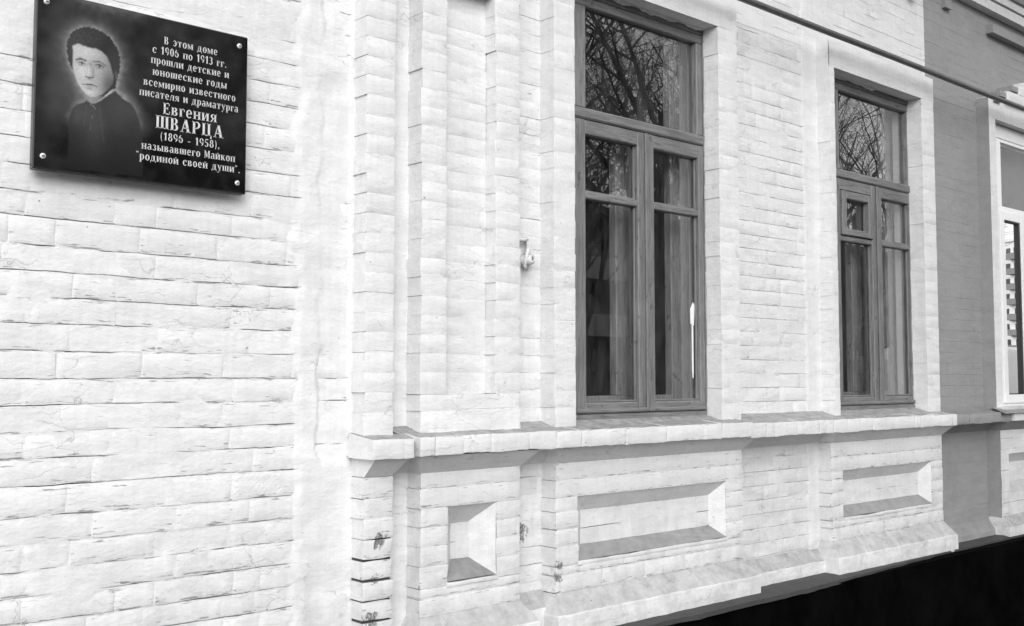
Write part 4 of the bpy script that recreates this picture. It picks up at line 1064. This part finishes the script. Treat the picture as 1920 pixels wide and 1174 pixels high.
        w = .42
    elif c == ' ': w = .42
    return q, w
def text_line(s, x0, x1, zb, cap, small=None):
    """fit the line between x0 and x1; zb baseline; cap = capital height in metres"""
    G = []; x = 0
    for ch in s:
        Hh = 1.0 if (ch.isupper() or ch in '0123456789()“”') else .72
        q, w = glyph(ch, Hh); G.append((q, x)); x += w + .09
    x -= .09
    sx = (x1 - x0) / x; V = []; F = []
    for q, gx in G:
        for poly in q:
            n = len(V)
            for (px, pz) in poly: V.append((x0 + (px + gx) * sx, PY - .0007, zb + pz * cap))
            F.append((n, n + 1, n + 2, n + 3))
    # give the strokes a hair of relief
    me = bpy.data.meshes.new('inscription_line'); me.from_pydata(V, [], F); me.update()
    # orient every stroke towards the street
    bm = bmesh.new(); bm.from_mesh(me)
    for f in bm.faces:
        if f.normal.y > 0: f.normal_flip()
    bm.to_mesh(me); bm.free()
    return rel(link('inscription_line', me, M['print']), plq)
cz = .0245
text_line('В этом доме', 1.359, 1.537, 2.634, cz)
text_line('с 1906 по 1913 гг.', 1.322, 1.569, 2.600, cz)
text_line('прошли детские и', 1.318, 1.578, 2.567, cz)
text_line('юношеские годы', 1.324, 1.571, 2.531, cz)
text_line('всемирно известного', 1.296, 1.602, 2.495, cz)
text_line('писателя и драматурга', 1.284, 1.612, 2.461, cz)
text_line('Евгения', 1.360, 1.538, 2.415, .036)
text_line('ШВАРЦА', 1.337, 1.562, 2.368, .040)
text_line('(1896 - 1958),', 1.352, 1.550, 2.333, cz)
text_line('называвшего Майкоп', 1.294, 1.604, 2.297, cz)
text_line('“родиной своей души”.', 1.277, 1.622, 2.263, cz)


# ------------------------------------------------------------------ ground, black plinth
mb = MB(); mb.box(-1.6, 9.6, -.125, .15, -.02, .562); pl = part(mb, 'plinth', M['black'])
mb = MB(); xs = list(np.arange(-1.6, 9.6, .06)); V = []
for x in xs:
    w_ = .085 if x < 4.6 else max(.010, .085 - (x - 4.6) * .05); w_ += .012 * nz(x * 6, 1, 1) + .007 * nz(x * 25, 2, 1)
    zf = .575 + .004 * nz(x * 9, 4, 4)
    V += [(x, .12, .582), (x, -.03, .582 + .003 * nz(x * 14, 0, 3)), (x, -.055 - w_ * .98, zf), (x, -.055 - w_, zf - .02 - .006 * abs(nz(x * 13, 3, 3)))]
F = [(i * 4 + k, i * 4 + 4 + k, i * 4 + 5 + k, i * 4 + 1 + k) for i in range(len(xs) - 1) for k in range(3)]
mb.add(V, [tuple(reversed(f)) for f in F]); part(mb, 'plinth_ledge', M['ledge'])
mb = MB(); mb.add([(-400, -400, -.12), (400, -400, -.12), (400, 400, -.12), (-400, 400, -.12)], [(0, 1, 2, 3)])
tag(mb.build('ground', M['asphalt']), kind='structure')
mb = MB(); mb.box(-40, 60, -3.4, -.06, -.119, 0); tag(mb.build('pavement', simple('pavement_concrete', .13, .9, spec=.2, var=.3, scale=3, bmp=.6)), kind='structure')
mb = MB(); mb.box(-40, 60, -3.55, -3.402, -.118, .004); tag(mb.build('kerb', M['kerb']), kind='structure')

# ------------------------------------------------------------------ what stands across the street (seen mirrored in the panes)
def tree_mesh(seed, height):
    r_ = random.Random(seed); mb = MB(); tw = MB()
    def grow(p, d, l, r0, lvl):
        n = 4; pts = [p]; rs = [r0]; q = Vector(p); dd = Vector(d)
        for i in range(n):
            dd = (dd + Vector((r_.uniform(-1, 1), r_.uniform(-1, 1), r_.uniform(-.4, .7))) * (.10 + .05 * lvl)).normalized()
            q = q + dd * l / n; pts.append(tuple(q)); rs.append(r0 * (1 - .5 * (i + 1) / n))
        (mb if lvl == 0 else tw).tube(pts, rs, (9, 6, 5, 4, 3, 3)[lvl], False)
        if lvl >= 4: return
        k = (8, 6, 6, 5)[lvl]
        for i in range(k):
            t = r_.uniform(.35 if lvl else .28, 1); a_ = min(int(t * n), n - 1); f = t * n - a_
            s = Vector(pts[a_]).lerp(Vector(pts[a_ + 1]), f)
            az = r_.uniform(0, 2 * math.pi); o = dd.orthogonal(); o.rotate(Matrix.Rotation(az, 3, dd)) if False else None
            side = (dd.orthogonal().normalized() * math.cos(az) + dd.cross(dd.orthogonal().normalized()) * math.sin(az))
            nd = (dd * r_.uniform(.5, 1.0) + side * r_.uniform(.5, .9) + Vector((0, 0, .18))).normalized()
            grow(tuple(s), nd, l * r_.uniform(.5, .72), rs[a_] * r_.uniform(.4, .6), lvl + 1)
    grow((0, 0, 0), (r_.uniform(-.06, .06), r_.uniform(-.06, .06), 1), height * .55, height * .017, 0)
    return mb.mesh('trunk'), tw.mesh('branches')
TM = [tree_mesh(s, h) for s, h in ((3, 11), (8, 13), (15, 9))]
TREES = [(4.6, -9.5, 0, 1.0, 'nearest the plaque, opposite the left wall'), (8.2, -8.6, 1, .95, 'at the street kerb facing the narrow pilaster'),
         (11.2, -9.4, 2, 1.15, 'facing the first wooden window'), (13.6, -8.2, 0, 1.0, 'right behind the kerb facing the second wooden window'),
         (16.6, -8.9, 1, .9, 'a little beyond the second wooden window'), (20.5, -9.2, 2, 1.1, 'leaning near the parked van'),
         (14.8, -11.6, 2, 1.0, 'in the middle row between both wooden windows'), (9.6, -12.2, 1, 1.0, 'in the middle row opposite the first wooden window'), (26, -12.5, 0, 1.15, 'in front of the tall apartment block'), (17.5, -15, 1, 1.1, 'in the rear row behind the kerb trees'), (11, -17, 0, 1.2, 'farthest back in the rear row')]
for i, (x, y, k, s, where) in enumerate(TREES):
    t = empty('bare_tree', (x, y, -.12), 'leafless street tree ' + where, 'tree', 'bare trees across the street', rz=i * 1.7); t.scale = (s, s, s)
    a_ = bpy.data.objects.new('trunk', TM[k][0]); b_ = bpy.data.objects.new('branches', TM[k][1])
    for o in (a_, b_):
        if not o.data.materials: o.data.materials.append(M['bark'])
        o.data.polygons.foreach_set('use_smooth', [True] * len(o.data.polygons))
        col.objects.link(o); o.parent = t
def block(x, y, rz, wdt, dep, floors, cols, label, wm='flat_wall'):
    t = empty('apartment_block', (x, y, -.12), label, 'building', None, rz)
    h = floors * 2.8 + 1.5
    mb = MB(); mb.box(-wdt / 2, wdt / 2, 0, dep, 0, h); mb.build('wall', M[wm], t)
    mb = MB(); mb.box(-wdt / 2 - .3, wdt / 2 + .3, -.3, dep + .3, h, h + .5); mb.build('roof', M[wm], t)
    m0 = MB(); m0.box(-.45, .45, -.03, .02, .1, 1.25); me0 = m0.mesh('window'); me0.materials.append(M['dark'])
    m1 = MB(); m1.box(-1.4, 1.4, -1.0, -.001, -.2, .9); me1 = m1.mesh('balcony'); me1.materials.append(M['curtain'])
    for f in range(floors):
        for c in range(cols):
            xx = -wdt / 2 + wdt * (c + .5) / cols; zz = 1.9 + f * 2.8
            o = bpy.data.objects.new('window', me0); col.objects.link(o); o.parent = t; o.location = (xx, 0, zz)
            if c % 3 == 1 and f:
                o = bpy.data.objects.new('balcony', me1); col.objects.link(o); o.parent = t; o.location = (xx, 0, zz - .7)
block(196, -76, R(-70), 84, 14, 9, 46, 'pale nine storey panel apartment block down the street')
block(34, -34, R(180), 96, 12, 3, 30, 'low dark grey apartment block standing behind the trees opposite', 'dark_facade')

# parked van
van = empty('parked_van', (20.6, -5.6, -.12), 'white delivery van parked at the kerb beyond the grey building', 'van', None, R(8))
prof = [(-2.5, .35), (2.45, .35), (2.55, .75), (2.45, 1.1), (1.75, 1.3), (1.2, 2.05), (.9, 2.22), (-2.4, 2.28), (-2.55, 2.1), (-2.58, .5)]
bm = bmesh.new(); L_ = [bm.verts.new((x, -.95, z)) for x, z in prof]; R_ = [bm.verts.new((x, .95, z)) for x, z in prof]
bm.faces.new(L_); bm.faces.new(list(reversed(R_)))
for i in range(len(prof)): j = (i + 1) % len(prof); bm.faces.new((L_[j], L_[i], R_[i], R_[j]))
bmesh.ops.recalc_face_normals(bm, faces=bm.faces[:]); bmesh.ops.bevel(bm, geom=bm.edges[:], offset=.07, segments=3, profile=.5, affect='EDGES')
me = bpy.data.meshes.new('body'); bm.to_mesh(me); bm.free(); link('body', me, M['vanpaint'], van, True)
for s in (-1, 1):
    mb = MB(); yy = s * .956; mb.add([(1.7, yy, 1.33), (.75, yy, 1.33), (.75, yy, 1.95), (1.15, yy, 1.95)], [(0, 1, 2, 3)]); mb.build('side_window', M['dark'], van)
    for x in (1.6, -1.6):
        mb = MB(); mb.tube([(x, s * .75, .33), (x, s * .97, .33)], .33, 20); w_ = mb.build('wheel', M['tyre'], van); mb = MB(); mb.tube([(x, s * .972, .33), (x, s * .985, .33)], .19, 16); mb.build('rim', M['tin'], w_)
    mb = MB(); mb.box(2.49, 2.56, s * .78 - .13, s * .78 + .13, .78, .98); mb.build('headlight', M['screw'], van)
mb = MB(); mb.add([(1.78, -.8, 1.34), (1.78, .8, 1.34), (1.27, .75, 2.02), (1.27, -.75, 2.02)], [(0, 1, 2, 3)]); mb.build('windscreen', M['dark'], van)

# children authored in world metres: cancel the parents' offset
for h in (white_house, grey_house):
    off = Vector(h.location)
    for c in h.children:
        c.location = Vector(c.location) - off
